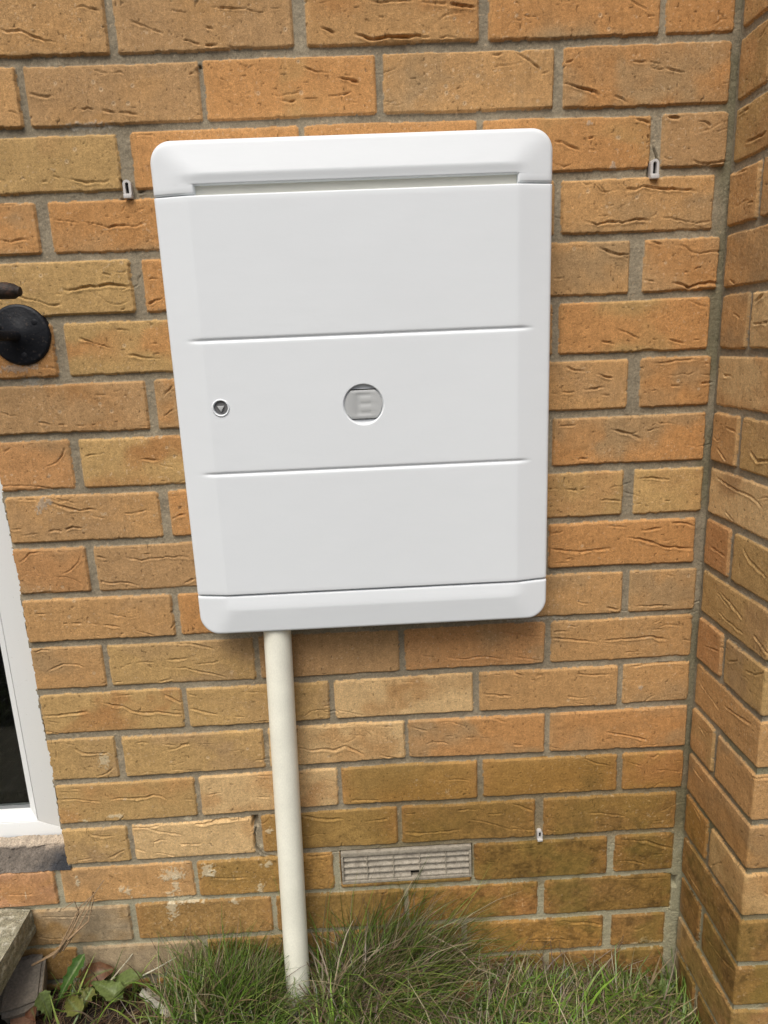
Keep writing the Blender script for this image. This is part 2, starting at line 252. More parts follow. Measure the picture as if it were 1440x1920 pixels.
def brickfield(S_, Z_, joints, bedf, corner=None, seed=1, tone=None, xs=None, zs=None):
    """height (out of the face) and colour for a brick surface; S_ along, Z_ up, 2-D arrays"""
    h = np.zeros(S_.shape); col = np.zeros(S_.shape + (3,)); bid = np.zeros(S_.shape, int); d = np.full(S_.shape, -1.)
    wob = .00035 * vn(S_, Z_, .0035, 11) + .0006 * vn(S_, Z_, .014, 12) + .0011 * sst(.55, .95, vn(S_, Z_, .006, 14)) * -1
    for r in ROWS:
        zt = bedf(r - 1, S_[0]); zb = bedf(r, S_[0]); hw = .0052
        rows = np.where((zs < zt.max() + .003) & (zs > zb.min() - .003))[0]
        if not len(rows): continue
        j0, j1 = rows[0], rows[-1] + 1; Zs = Z_[j0:j1]; Ss = S_[j0:j1]
        inrow = (Zs <= zt) & (Zs > zb)
        js = joints(r); br = []
        for (a0, a1), (b0, b1) in zip(js[:-1], js[1:]): br.append((a1, b0))
        for k, (xa, xb) in enumerate(br):
            i0, i1 = np.searchsorted(xs, [xa - .004, xb + .004])
            if i1 <= i0: continue
            R = np.random.default_rng(abs(hash((r, round((xa + xb) * 40), seed))) % 2**31)
            sx = Ss[:, i0:i1]; sz = Zs[:, i0:i1]; zt_ = zt[i0:i1]; zb_ = zb[i0:i1]
            tl = R.uniform(-.0009, .0009); dd = np.minimum(np.minimum(sx - xa, xb - sx), np.minimum(zt_ - hw + tl - sz, sz - zb_ - hw)) + wob[j0:j1, i0:i1]
            # rounded corners
            cx = np.minimum(sx - xa, xb - sx); cz = np.minimum(zt_ - hw - sz, sz - zb_ - hw); rc = .003
            cc = np.hypot(np.minimum(cx - rc, 0), np.minimum(cz - rc, 0)); dd = np.where((cx < rc) & (cz < rc), rc - cc + wob[j0:j1, i0:i1], dd)
            m = inrow[:, i0:i1] & (dd > -.0006)
            f = sst(-.0003, .0011, dd)
            face = R.uniform(-.0008, .0012) + (sx - (xa + xb) / 2) * R.normal(0, .004) + .0009 * fbm(sx, sz, .03, int(R.integers(50))) \
                + .00016 * vn(sx, sz, .003, 15) - .0004 * np.exp(-np.maximum(dd, 0) / .002)
            hb = h[j0:j1, i0:i1]; hb[m] = (f * face - (1 - f) * .0032)[m]
            db = d[j0:j1, i0:i1]; db[m] = dd[m]; bb = bid[j0:j1, i0:i1]; bb[m] = 1 + r * 40 + k + 2000
            cx0, cz0 = (xa + xb) / 2, (zt.mean() + zb.mean()) / 2; key = None
            if tone:
                bd = .05
                for tx, tz, tk in tone:
                    if xa - .005 < tx < xb + .005 and abs(tz - cz0) < .04: key = tk
            if key is None:
                if seed == 2: key = (R.choice(list('OTTKOK')) if cz0 > -1.1 else R.choice(list('XBDG'))) if cx0 < DP * .45 else (R.choice(list('TLTY')) if cz0 > -1.22 else R.choice(list('GYBB')))
                else: key = R.choice(list('OTTYOPK')) if cz0 > -1.15 else R.choice(list('XBDG'))
            c = np.array(PAL[key]) * R.uniform(.94, 1.06); o = int(R.integers(60))
            if key in 'OTYK' and R.random() < .45: alt = np.array(PAL['P']) * np.array((.86, .92, .98))
            else: alt = np.array(PAL[R.choice(list('PYO')) if key in 'TO' else (R.choice(list('TPO')) if key in 'YPLK' else (R.choice(list('OG')) if key == 'X' else ('K' if key == 'R' else 'B')))]) * R.uniform(.84, .98)
            t = sst(-.15, .7, fbm(sx * .6 + .012 * vn(sx, sz, .02, 34), sz + .01 * vn(sx, sz, .018, 35), .055, 20 + o))[..., None]
            cb = c * (1 - t) + alt * t
            if key in 'XDGB':
                e2 = (np.exp(-np.maximum(np.minimum(sx - xa, xb - sx) + .004 * vn(sx, sz, .01, 36), 0) / .011) * .55)[..., None]; cb = cb * (1 - e2) + np.array((.42, .21, .068)) * e2
                cb = cb * (1 + .16 * vn(sx, sz, .0032, 37) * sst(-1.1, -1.2, sz))[..., None]
            e = np.exp(-np.maximum(dd, 0) / .0035)[..., None] * .22; cb = cb * (1 - e) + np.array((.56, .36, .17)) * e * (c.mean() / .3)
            cb = cb * (1 + (.09 + .12 * sst(-1.1, -1.2, sz)) * fbm(sx, sz, .009, 31))[..., None] * (1 + .06 * vn(sx * 4, sz * .5, .01, 33))[..., None]
            cbk = col[j0:j1, i0:i1]; cbk[m] = cb[m]
    mort = bid == 0
    hm = -.0034 + .0006 * fbm(S_, Z_, .02, 61) + .0003 * vn(S_, Z_, .0025, 62)
    h = np.where(mort, hm, h)
    mc = np.array((.275, .232, .160)) * (1 + .16 * fbm(S_, Z_, .14, 66) + .10 * vn(S_ * .4, Z_, .008, 67))[..., None] * (1 + .12 * fbm(S_, Z_, .03, 63) + .08 * vn(S_, Z_, .0025, 64))[..., None]
    col = np.where(mort[..., None], mc, col)
    # light flecks, dark pits, small ringed blow marks
    n1 = vn(S_, Z_, .0023, 70); n2 = vn(S_, Z_, .0031, 71); patch = fbm(S_, Z_, .08, 72)
    col *= (1 + .085 * vn(S_, Z_, .0030, 73) + .06 * vn(S_, Z_, .0019, 74))[..., None]
    fl = sst(.70, .90, n1) * sst(-.6, .5, patch) * .5; col = col * (1 - fl[..., None]) + np.array((.66, .50, .32)) * fl[..., None]
    dk = sst(.79, .93, n2) * (~mort); col *= (1 - .55 * dk)[..., None]; h -= .0007 * dk
    return h, col, bid, d
def stains(S_, Z_, col, mort, side=False):
    damp = sst(-1.02, -1.12, Z_ + .035 * fbm(S_, Z_, .12, 80)) * (sst(-.40, -.36, S_ + .01 * vn(S_, Z_, .03, 81)) if not side else 1)
    t = damp[..., None] * .55; col = col * (1 - t) + col * np.array((.70, .62, .46)) * t
    spk = damp * sst(.0, .55, fbm(S_, Z_, .011, 82)) * (~mort) * sst(-1.13, -1.22, Z_); col = col * (1 - .38 * spk)[..., None]
    moss = sst(-1.05, -1.33, Z_) * sst(.0, .5, fbm(S_, Z_, .045, 84) + .12 + .15 * vn(S_, Z_, .008, 87)) * (sst(-.5, -.3, S_) if not side else 1)
    t = moss[..., None] * .42; col = col * (1 - t) + np.array((.200, .150, .034)) * t
    if not side:
        mil = (sst(.085, .104, S_) * mort * sst(-.3, .5, fbm(S_ * .3, Z_, .06, 88) + .2 + sst(-1.1, -1.2, Z_)))[..., None] * .55; col = col * (1 - mil) + np.array((.13, .125, .065)) * mil
    else:
        mil = (mort * sst(-.7, -1.0, Z_) * sst(-.2, .5, fbm(S_, Z_, .05, 89)))[..., None] * .5; col = col * (1 - mil) + np.array((.17, .175, .09)) * mil
    pale = (sst(-1.19, -1.23, Z_) * mort * sst(-.5, .2, fbm(S_, Z_, .05, 86) + .3))[..., None] * .6
    return col * (1 - pale) + np.array((.40, .38, .26)) * pale
def axis(segs):
    out = []
    for a, b, s in segs: out += list(np.linspace(a, b, max(2, int(round((b - a) / s))), endpoint=False))
    return np.array(out + [segs[-1][1]])

OPX = -.8695; OPZ0, OPZ1 = -1.2035, .72; OPL = -1.75                    # door opening
xs = axis([(-2.4, OPX - .12, .006), (OPX - .12, OPX, .0013), (OPX, -.60, .00115), (-.60, -.13, .0014), (-.13, XC + .006, .00115)])
zs = axis([(-1.56, -.80, .00115), (-.80, -.17, .0013), (-.17, .03, .0012), (.03, .95, .006)])
X, Z = np.meshgrid(xs, zs)
h, col, bid, dist = brickfield(X, Z, row_joints, bedz, seed=1, tone=TONES, xs=xs, zs=zs)
mort = bid == 0
for k, (lvl, pl) in enumerate(parse(CR, lambda x, y: onwall(x, y)[[0, 2]])):
    crease(h, xs, zs, pl, (0, .0020, .0030, .0044, .012)[lvl], (0, .0014, .0018, .0023, .0022)[lvl], k)
R = np.random.default_rng(5)
def randcrease(h, xs, zs, X0, X1, Z0, Z1, n, skip=None):
    for k in range(n):
        x = R.uniform(X0, X1); z = R.uniform(Z0, Z1)
        if skip and skip(x, z): continue
        m = R.integers(2, 6); pts = [(x, z)]; a = R.normal(0, .35)
        for _ in range(m): a = a * .6 + R.normal(0, .3); pts.append((pts[-1][0] + .009 * math.cos(a), pts[-1][1] + .009 * math.sin(a)))
        crease(h, xs, zs, np.array(pts), R.uniform(.0008, .0022), R.uniform(.0011, .0018), k)
inview = lambda x, z: -.86 < x < XC and -1.30 < z < .03
randcrease(h, xs, zs, -2.3, XC, -1.5, .9, 700, inview)
randcrease(h, xs, zs, -.86, XC, -1.42, .0, 150)
h = np.where(mort, np.maximum(h, -.018), h)
for x0, y0, x1, y1 in ((1260,1641,1267,1662), (472,1532,484,1552)):       # open holes in the joints
    a = onwall(x0, y0); b = onwall(x1, y1); q = np.maximum(np.abs(X - (a[0]+b[0])/2) / (abs(b[0]-a[0])/2 + .001), np.abs(Z - (a[2]+b[2])/2) / (abs(b[2]-a[2])/2))
    h -= .014 * sst(1.1, .7, q)
# small ringed blow marks in the fired faces
def rings(Xg, Zg, col, h, ax, az, pts):
    for cx, cz, r in pts:
        i0, i1 = np.searchsorted(ax, [cx - .006, cx + .006]); j0, j1 = np.searchsorted(az, [cz - .006, cz + .006])
        if i1 - i0 < 2 or j1 - j0 < 2: continue
        q = np.hypot(Xg[j0:j1, i0:i1] - cx, Zg[j0:j1, i0:i1] - cz); e = np.exp(-((q - r) / .0008) ** 2)[..., None] * .55; c0 = col[j0:j1, i0:i1]
        c0[:] = c0 * (1 - e) + np.array((.68, .52, .33)) * e; c0 *= (1 - .5 * np.exp(-(q / (r * .5)) ** 2))[..., None]; h[j0:j1, i0:i1] -= .0012 * np.exp(-(q / (r * .6)) ** 2)
KR = [(837,174),(836,162),(857,182),(871,194),(484,175),(565,174),(190,168),(175,154),(248,160),(213,194),(240,194),(1125,29),(1102,359),(1194,370),(77,517),(188,757),(210,771),(113,772),(233,648),(327,856),(1160,258),(535,55),(1271,714),(140,280),(125,303),(390,1420),(740,770)]
rp = [(*onwall(x, y)[[0, 2]], .0016) for x, y in KR] + [(R.uniform(-1.3, XC), R.uniform(-1.2, .2), R.uniform(.0009, .0016)) for _ in range(150)]
rings(X, Z, col, h, xs, zs, rp)
# pale mortar and lime splashes that cling to the lower bricks
blobs = [(322,1640,16,10),(330,1662,6,18),(322,1700,7,26),(350,1690,22,4),(390,1630,10,12),(240,1670,4,6),(145,1655,3,8),(228,1668,4,4),(488,1665,5,9),(500,1620,8,5),
 (400,1636,6,7),(440,1690,8,4),(425,1685,4,3),(345,1685,10,5),(505,1558,5,5),(490,1590,5,4),(1210,1762,8,5),(1226,1770,10,6),(1190,1768,5,3),(195,1425,7,12),(80,945,8,6),(73,958,5,4),
 (92,940,4,8),(1150,311,3,5),(220,1530,10,3),(350,1538,8,3),(570,1440,7,5),(163,1540,5,3),(1200,1290,4,3),(1105,230,3,3),(165,235,30,4),(28,690,22,5),(60,715,10,5),(1000,1163,36,2.5)]
for x, y, a, b in blobs:
    c = onwall(x, y); q = np.hypot((X - c[0]) / (a * .0010), (Z - c[2]) / (b * .0010)) + .55 * fbm(X, Z, .007, 90) + .75 * vn(X, Z, .0024, 91)
    t = sst(1.15, .75, q) * (.55 if y > 1500 else .45); target = np.array((.66, .58, .40) if y > 1300 else (.46, .43, .36))
    if x < 100 and y < 1000: target = np.array((.33, .33, .29))
    col = col * (1 - t[..., None]) + target * t[..., None]; h += t * .0009
col = stains(X, Z, col, mort)
fl = sst(.86, .96, vn(X, Z, .0035, 95)) * sst(-1.20, -1.26, Z) * sst(-.30, -.5, X) * sst(0, .5, fbm(X, Z, .05, 96)); col = col * (1 - fl[..., None]) + np.array((.6, .52, .36)) * fl[..., None]
h += (.0045 * sst(-1.185, -1.215, Z) * sst(XC - .032, XC - .008, X + .006 * fbm(X, Z, .02, 92)) * mort) + .0003 * vn(X, Z, .0035, 93) * sst(-1.15, -1.2, Z) * sst(-.5, -.2, X)
# air brick pocket and the door opening are sunk into the face
VX0, VX1, VZ0, VZ1 = -.4415, -.2305, -1.2645, -1.203
vp = np.minimum(np.minimum(X - VX0, VX1 - X), np.minimum(Z - VZ0, VZ1 - Z)); h = np.where(vp > 0, -.03, h)
edge = OPX + .0012 * vn(X * 0, Z, .012, 97) + .0012 * vn(X * 0, Z, .004, 98) - .0000
zc = -(np.floor(-Z / H) + .5) * H; edge = edge - .003 * (mort & (np.abs(X - OPX) < .02))
op = (X < edge) & (X > OPL) & (Z > OPZ0) & (Z < OPZ1)
h = np.where(op, -.11, h)
V = np.stack([X, -h, Z], -1).reshape(-1, 3); F = gridfaces(*X.shape)
F = F[~op.ravel()[F].all(1)]
used = np.zeros(len(V), bool); used[F.ravel()] = True; idx = np.cumsum(used) - 1
wall = npmesh('brick_wall', V[used], idx[F], M_BRICK, col=col.reshape(-1, 3)[used])
tag(wall, 'buff orange brick house wall with grey mortar joints behind the white box', 'brick wall')

# ---- side pier: returns toward the viewer from the inner corner, then turns to face front
ss = axis([(-.004, DP - .01, .0012), (DP - .01, DP + .01, .0007), (DP + .01, DP + .12, .0016), (DP + .12, DP + 1.2, .007)])
S2, Z2 = np.meshgrid(ss, zs)
h2, col2, bid2, d2 = brickfield(S2, Z2, retjoints, lambda r, s: bedz(r, s * 0 + XC) + .0008 * vn(s, s * 0 + r, .05, 77), seed=2, xs=ss, zs=zs)
for k, (lvl, pl) in enumerate(parse(CRR, lambda x, y: (lambda p: np.array((-p[1], p[2])))(onside(x, y, XC)))):
    crease(h2, ss, zs, pl, (0, .0020, .0030, .0042, .01)[lvl], (0, .0015, .0019, .0024, .002)[lvl], k + 500)
randcrease(h2, ss, zs, 0.01, DP + 1.1, -1.5, .9, 420)
h2 = np.where(bid2 == 0, np.maximum(h2, -.0085), h2)
col2 = stains(S2, Z2, col2, bid2 == 0, side=True)
# efflorescence near the foot of the corner
ef = sst(-1.27, -1.36, Z2) * sst(.03, .0, S2 + .02 * fbm(S2, Z2, .04, 99)); col2 = col2 * (1 - .7 * ef[..., None]) + np.array((.30, .27, .19)) * .7 * ef[..., None]
rc = .0035; ang = np.clip((S2 - (DP - rc)) / (2 * rc), 0, 1) * math.pi / 2
px = np.where(S2 < DP - rc, XC, np.where(S2 > DP + rc, XC + rc + (S2 - DP - rc), XC + rc * (1 - np.cos(ang))))
py = np.where(S2 < DP - rc, -S2, np.where(S2 > DP + rc, -DP, -(DP - rc) - rc * np.sin(ang)))
nx = np.where(S2 < DP - rc, -1, np.where(S2 > DP + rc, 0, -np.cos(ang))); ny = np.where(S2 < DP - rc, 0, np.where(S2 > DP + rc, -1, -np.sin(ang)))
V = np.stack([px + nx * h2, py + ny * h2, Z2], -1).reshape(-1, 3)
pier = npmesh('brick_pier', V, gridfaces(*S2.shape)[:, ::-1], M_BRICK, col=col2.reshape(-1, 3))
tag(pier, 'brick side wall jutting forward at the right edge and turning a corner', 'brick wall')

# ------------------------------------------------------------------ general mesh builders
def bmobj(name, bm, m, parent=None, bevel=0, seg=2, smooth=True):
    me = bpy.data.meshes.new(name)
    if bevel: bmesh.ops.bevel(bm, geom=bm.edges[:], offset=bevel, segments=seg, affect='EDGES', profile=.5)
    bmesh.ops.recalc_face_normals(bm, faces=bm.faces[:]); bm.to_mesh(me); bm.free(); o = link(name, me, m, parent, False)
    if smooth:
        me.polygons.foreach_set('use_smooth', np.ones(len(me.polygons), bool)); me.set_sharp_from_angle(angle=math.radians(38))
    return o
def box(bm, x0, x1, y0, y1, z0, z1):
    vs = [bm.verts.new((x, y, z)) for x in (x0, x1) for y in (y0, y1) for z in (z0, z1)]
    for f in ((0,1,3,2),(4,6,7,5),(0,4,5,1),(2,3,7,6),(0,2,6,4),(1,5,7,3)): bm.faces.new([vs[i] for i in f])
def prism(bm, pts, y0, y1):
    a = [bm.verts.new((x, y0, z)) for x, z in pts]; b = [bm.verts.new((x, y1, z)) for x, z in pts]; n = len(pts)
    bm.faces.new(a); bm.faces.new(b[::-1])
    for i in range(n): bm.faces.new((a[i], b[i], b[(i+1) % n], a[(i+1) % n]))
def ringprism(bm, outer, inner, y0, y1):
    n = len(outer); L = [[bm.verts.new((x, y, z)) for x, z in lp] for y in (y0, y1) for lp in (outer, inner)]
    for i in range(n):
        j = (i + 1) % n
        bm.faces.new((L[0][i], L[0][j], L[1][j], L[1][i])); bm.faces.new((L[2][i], L[3][i], L[3][j], L[2][j]))
        bm.faces.new((L[0][i], L[2][i], L[2][j], L[0][j])); bm.faces.new((L[1][i], L[1][j], L[3][j], L[3][i]))
def tube(bm, pts, rad, n=32, cap=True, sq=1):
    rings = []
    for i, p in enumerate(pts):
        p = Vector(p); q = Vector(pts[min(i+1, len(pts)-1)]) - Vector(pts[max(i-1, 0)]); q.normalize()
        u = q.cross(Vector((0, 0, 1)) if abs(q.z) < .9 else Vector((0, 1, 0))).normalized(); w = q.cross(u); r = rad[i] if hasattr(rad, '__len__') else rad
        rings.append([bm.verts.new(p + u * r * math.cos(a) + w * r * sq * math.sin(a)) for a in [2 * math.pi * k / n for k in range(n)]])
    for A, B in zip(rings[:-1], rings[1:]):
        for k in range(n): bm.faces.new((A[k], A[(k+1) % n], B[(k+1) % n], B[k]))
    if cap: bm.faces.new(rings[0]); bm.faces.new(rings[-1][::-1])

# ------------------------------------------------------------------ the meter box
BX0, BX1, BZ0, BZ1 = -.6075, -.1300, -.7985, -.1800; RC = .026; YE = -.0500; RISE = .0085; FAC = .043
def extent(z):
    t = 0
    if z > BZ1 - RC: t = (z - (BZ1 - RC)) / RC
    if z < BZ0 + RC: t = ((BZ0 + RC) - z) / RC
    t = min(1, max(0, t)); return RC * (1 - math.sqrt(max(0, 1 - t * t)))
def inset(x, z):                                    # distance in from the rounded outline
    cx = (BX0 + BX1) / 2; cz = (BZ0 + BZ1) / 2; qx = np.abs(x - cx) - (BX1 - BX0) / 2 + RC; qz = np.abs(z - cz) - (BZ1 - BZ0) / 2 + RC
    return -(np.hypot(np.maximum(qx, 0), np.maximum(qz, 0)) + np.minimum(np.maximum(qx, qz), 0) - RC)
def edge_round(s, r=.0035): return -r + np.sqrt(np.maximum(0, r * r - np.maximum(0, r - s) ** 2))
def panel(name, zlist, xdepth, m, parent, ncol=None, skirt=True, xe=None, back=-.006):
    u = np.concatenate([[0, .0006, .0015, .003, .0055, .009, .014, .022, .033, .047, .06, .075, .085, .0905, .096, .105], np.linspace(.12, .88, 40), 1 - np.array([.105, .096, .0905, .085, .075, .06, .047, .033, .022, .014, .009, .0055, .003, .0015, .0006, 0])])
    if xe is not None: u = np.unique(np.concatenate([u, (np.array(xe) - BX0) / (BX1 - BX0)]))
    zz = np.array(zlist); Xg = np.zeros((len(zz), len(u))); Zg = np.repeat(zz[:, None], len(u), 1)
    for i, z in enumerate(zz):
        e = extent(z); a, b = BX0 + e, BX1 - e
        f = np.clip((np.minimum(u, 1 - u)) / .12, 0, 1); Xg[i] = np.where(u < .5, a * (1 - f) + (BX0 + u * (BX1 - BX0)) * f, b * (1 - f) + (BX0 + u * (BX1 - BX0)) * f)
        lo = BX0 + u * (BX1 - BX0)
        Xg[i] = np.where(u < .12, a + (BX0 + .12 * (BX1 - BX0) - a) * u / .12, np.where(u > .88, b - (b - (BX1 - .12 * (BX1 - BX0))) * (1 - u) / .12, lo))
    Y = xdepth(Xg, Zg); V = np.stack([Xg, Y, Zg], -1); nr, nc = Xg.shape; F = gridfaces(nr, nc).tolist(); V = V.reshape(-1, 3).tolist()
    loop = [j for j in range(nc)] + [i * nc + nc - 1 for i in range(1, nr)] + [(nr - 1) * nc + j for j in range(nc - 2, -1, -1)] + [i * nc for i in range(nr - 2, 0, -1)]
    b0 = len(V)
    for k in loop: V.append([V[k][0], back, V[k][2]])
    for k in range(len(loop)): q = (k + 1) % len(loop); F.append([loop[q], loop[k], b0 + k, b0 + q])
    o = npmesh(name, V, F, m, parent, True); o.data.set_sharp_from_angle(angle=math.radians(50)); return o
mb = empty('meter_box', (-.37, 0, BZ0), 'large white painted meter box with rounded corners fixed on the brick wall', 'meter box')
SIDE = lambda x: np.minimum(1, np.minimum(x - BX0, BX1 - x) / FAC)
def soft(t): return np.where(t > .93, .93 + .07 * (1 - np.exp(-(t - .93) / .07)), t)
def smin(a, b, k=.12):
    hh = np.clip(.5 + .5 * (b - a) / k, 0, 1); return b * (1 - hh) + a * hh - k * hh * (1 - hh)
ZS1, ZS0 = -.2420, -.7415                            # seams above and under the door
ZRT = -.2185; ZL = -.2300                            # ridge and lip of the top cap
def top_depth(x, z):
    t = smin((BZ1 - z) / (BZ1 - ZRT), np.minimum(x - BX0, BX1 - x) / (FAC * 1.05), .35); t = np.clip(t, 0, 1); t = t * .85 + .15 * np.clip(np.minimum(x - BX0, BX1 - x) / FAC, 0, 1)
    s = inset(x, z); y = YE - RISE * t - edge_round(s, .005) 
    low = sst(ZRT + .001, ZL, z) * sst(.75, 1.0, SIDE(x)); y = y + low * .0016
    e = np.clip((z - LEGZ(x)) / .0012, 0, 1); return y + .0008 * (1 - np.sqrt(np.maximum(0, 1 - (1 - e) ** 2)))
RX0, RX1 = -.5575, -.1735
def LEGZ(x): return np.where((x > RX0) & (x < RX1), ZL, ZS1 + .0016)
zt = [BZ1 - .00002] + [BZ1 - RC * (1 - math.cos(a)) for a in np.linspace(.12, math.pi / 2, 16)] + list(np.linspace(BZ1 - RC - .002, ZRT + .003, 5)) + [ZRT + .0015, ZRT, ZRT - .002, ZRT - .004, ZRT - .007, ZL + .003, ZL + .0015, ZL + .0005, ZL]
panel('top_cap', zt, top_depth, M_WHITE, mb)
def side_leg(x0, x1):                                # the cap's two feet beside the finger recess
    zz = np.array([ZL, ZL - .003, ZS1 + .004, ZS1 + .0025, ZS1 + .0016]); f = np.array([0, .004, .012, .03, .07, .15, .3, .5, .7, .85, .93, .97, .99, 1])
    xx = x0 + (x1 - x0) * f; Xg, Zg = np.meshgrid(xx, zz); t = np.clip(np.minimum(Xg - BX0, BX1 - Xg) / (FAC * 1.05), 0, 1)
    y = YE - RISE * t - edge_round(np.minimum(Xg - BX0, BX1 - Xg), .005)
    inn = np.minimum(np.abs(Xg - RX0), np.abs(Xg - RX1)); low = sst(.75, 1.0, SIDE(Xg)); y = y + low * .0016
    y = y - edge_round(np.minimum(inn, Zg - (ZS1 + .0016)), .0022) * (1)
    V = np.stack([Xg, y, Zg], -1); nr, nc = Xg.shape; F = gridfaces(nr, nc).tolist(); V = V.reshape(-1, 3).tolist()
    loop = list(range(nc)) + [i * nc + nc - 1 for i in range(1, nr)] + [(nr - 1) * nc + j for j in range(nc - 2, -1, -1)] + [i * nc for i in range(nr - 2, 0, -1)]; b0 = len(V)
    for k in loop: V.append([V[k][0], -.02, V[k][2]])
    for k in range(len(loop)): q = (k + 1) % len(loop); F.append([loop[q], loop[k], b0 + k, b0 + q])
    return V, F
for a, b in ((BX0, RX0), (RX1, BX1)):
    V, F = side_leg(a, b); o = npmesh('cap_foot', V, F, M_WHITE, mb); o.data.set_sharp_from_angle(angle=math.radians(50))
bm = bmesh.new(); box(bm, RX0 - .004, RX1 + .004, -.0475, -.036, ZS1 - .01, ZL + .006); bmobj('finger_recess', bm, M_GAP, mb)
def door_depth(x, z):
    t = np.clip(np.minimum(x - BX0, BX1 - x) / FAC, 0, 1); y = YE - RISE * (t - .06 * sst(.85, 1, t) * 0)
    y = y - edge_round(np.minimum(x - BX0, BX1 - x), .004); y = y - edge_round(np.minimum(ZS1 - z, z - ZS0), .0018)
    for zr, xa, xb in ((-.4085, -.5815, -.1560), (-.5760, -.5810, -.1585)):
        env = sst(0, .012, x - xa) * sst(0, .012, xb - x); w = (z - zr) / .0021; y = y + .0019 * env * np.exp(-w * w) - .0007 * env * np.exp(-((z - zr - .0045) / .002) ** 2) * 0
    return y
def rib(z): return [z + d for d in (.006, .0045, .0034, .0026, .0019, .0012, .0006, 0, -.0006, -.0012, -.0019, -.0026, -.0034, -.0045, -.006)]
EM = (-.3700, -.4945, .0262); LK = (-.5500, -.4910, .0112)
q1 = .030; zd = [ZS1, ZS1 - .0004, ZS1 - .001, ZS1 - .002] + list(np.linspace(-.25, -.398, 12)) + rib(-.4085) + list(np.linspace(-.42, -.46, 4)) + [EM[1] + q1]
zd += [EM[1] - q1] + list(np.linspace(-.53, -.565, 4)) + rib(-.5760) + list(np.linspace(-.585, -.735, 12)) + [ZS0 + .002, ZS0 + .001, ZS0 + .0004, ZS0]
zd = zd[:-1] + [zd[-1]]
q2 = .0135; xe = [EM[0] - q1, EM[0] + q1, LK[0] - q2, LK[0] + q2]
zd = sorted(set(zd + [LK[1] + q2, LK[1] - q2]), reverse=True)
door = panel('door', zd, door_depth, M_WHITE, mb, xe=xe)
# open two square patches in the door and fill them with dished rounds
def dish(door, c, q, rads):
    me = door.data; bm = bmesh.new(); bm.from_mesh(me)
    kill = [f for f in bm.faces if abs(f.normal.y) > .5 and f.calc_center_median().y < -.03 and abs(f.calc_center_median().x - c[0]) < q and abs(f.calc_center_median().z - c[1]) < q]
    ed = set(e for f in kill for e in f.edges); bmesh.ops.delete(bm, geom=kill, context='FACES')
    n = 96; yb = YE - RISE; rings = []
    sq = []
    for k in range(n):
        a = 2 * math.pi * k / n - math.pi; dx, dz = math.cos(a), math.sin(a); m = q / max(abs(dx), abs(dz)); sq.append((c[0] + dx * m, c[1] + dz * m, yb + door_off(c[0] + dx * m)))
    rings.append([bm.verts.new((x, y, z)) for x, z, y in sq])
    for r, dy in rads: rings.append([bm.verts.new((c[0] + r * math.cos(2 * math.pi * k / n - math.pi), yb + door_off(c[0] + r * math.cos(2 * math.pi * k / n - math.pi)) * (1 if dy <= 0 else 0) + dy, c[1] + r * math.sin(2 * math.pi * k / n - math.pi))) for k in range(n)])
    for A, B in zip(rings[:-1], rings[1:]):
        for k in range(n): bm.faces.new((A[k], A[(k+1) % n], B[(k+1) % n], B[k])).smooth = True
    bm.faces.new(rings[-1]); bmesh.ops.recalc_face_normals(bm, faces=bm.faces[:]); bm.to_mesh(me); bm.free(); me.set_sharp_from_angle(angle=math.radians(50))
def door_off(x): return RISE * (1 - min(1, min(x - BX0, BX1 - x) / FAC))
dish(door, EM, q1, [(EM[2] + .0012, 0), (EM[2] + .0004, 0), (EM[2], .00005), (EM[2] - .0004, .0003), (EM[2] - .0022, .0042), (EM[2] - .003, .0046)])
dish(door, LK, q2, [(.0122, 0), (.0113, 0), (.0110, -.0006), (.0100, -.0011), (.0090, -.0006), (.0088, .0002), (.0084, .0030)])
# emblem plate with the engraved letter
eh = .0180; er = EM[2] - .0027
ex = sorted(set([EM[0] + v for v in (-.0095,-.0091,-.0038,-.0034,.0091,.0095)])); 
bars = [(.0137, .0098), (.0026, -.0012), (-.0088, -.0131)]
zl = [eh, eh - .0006]
for a, b in bars: zl += [a + .0003, a - .0003, b + .0003, b - .0003]
zl += [-eh + .0006, -eh]; zl = sorted(zl, reverse=True); V = []; nc = 0
def eng(x, z):
    x -= EM[0]; inx = lambda a, b: a - 1e-6 <= x <= b + 1e-6
    if inx(-.0091, -.0038) and -.0131 - .00005 < z - .0003 + .0003 < .0137 - .0002: return .0003
    for a, b in bars:
        if inx(-.0091, .0091) and b + .0002 < z < a - .0002: return .0003
    return 0
for z in zl:
    hwid = math.sqrt(max(0, er * er - z * z)); row = [EM[0] - hwid, EM[0] - hwid + .001] + ex + [EM[0] + hwid - .001, EM[0] + hwid]; nc = len(row)
    for x in row: V.append((x, YE - RISE + .0018 + eng(x, z) + (.0004 if abs(abs(z) - eh) < 1e-6 else 0), EM[1] + z))
plate = npmesh('emblem_plate', V, gridfaces(len(zl), nc), M_GREYPL, door, False)
for d in (0,): pass
plate.matrix_parent_inverse = Matrix.Identity(4)
def child_fix(o, root=mb): o.matrix_parent_inverse = (Matrix.Translation(-Vector(root.location)))
bm = bmesh.new(); box(bm, EM[0] - er * .72, EM[0] + er * .72, YE - RISE + .0022, YE - RISE + .0042, EM[1] + eh + .0002, EM[1] + eh + .0014); o = bmobj('plate_slot', bm, M_BLACK, door)
o.matrix_parent_inverse = Matrix.Identity(4)
bm = bmesh.new(); box(bm, EM[0] - er * .66, EM[0] + er * .66, YE - RISE + .003, YE - RISE + .0042, EM[1] - eh - .0008, EM[1] - eh - .0001); o = bmobj('plate_slot', bm, M_BLACK, door); o.matrix_parent_inverse = Matrix.Identity(4)
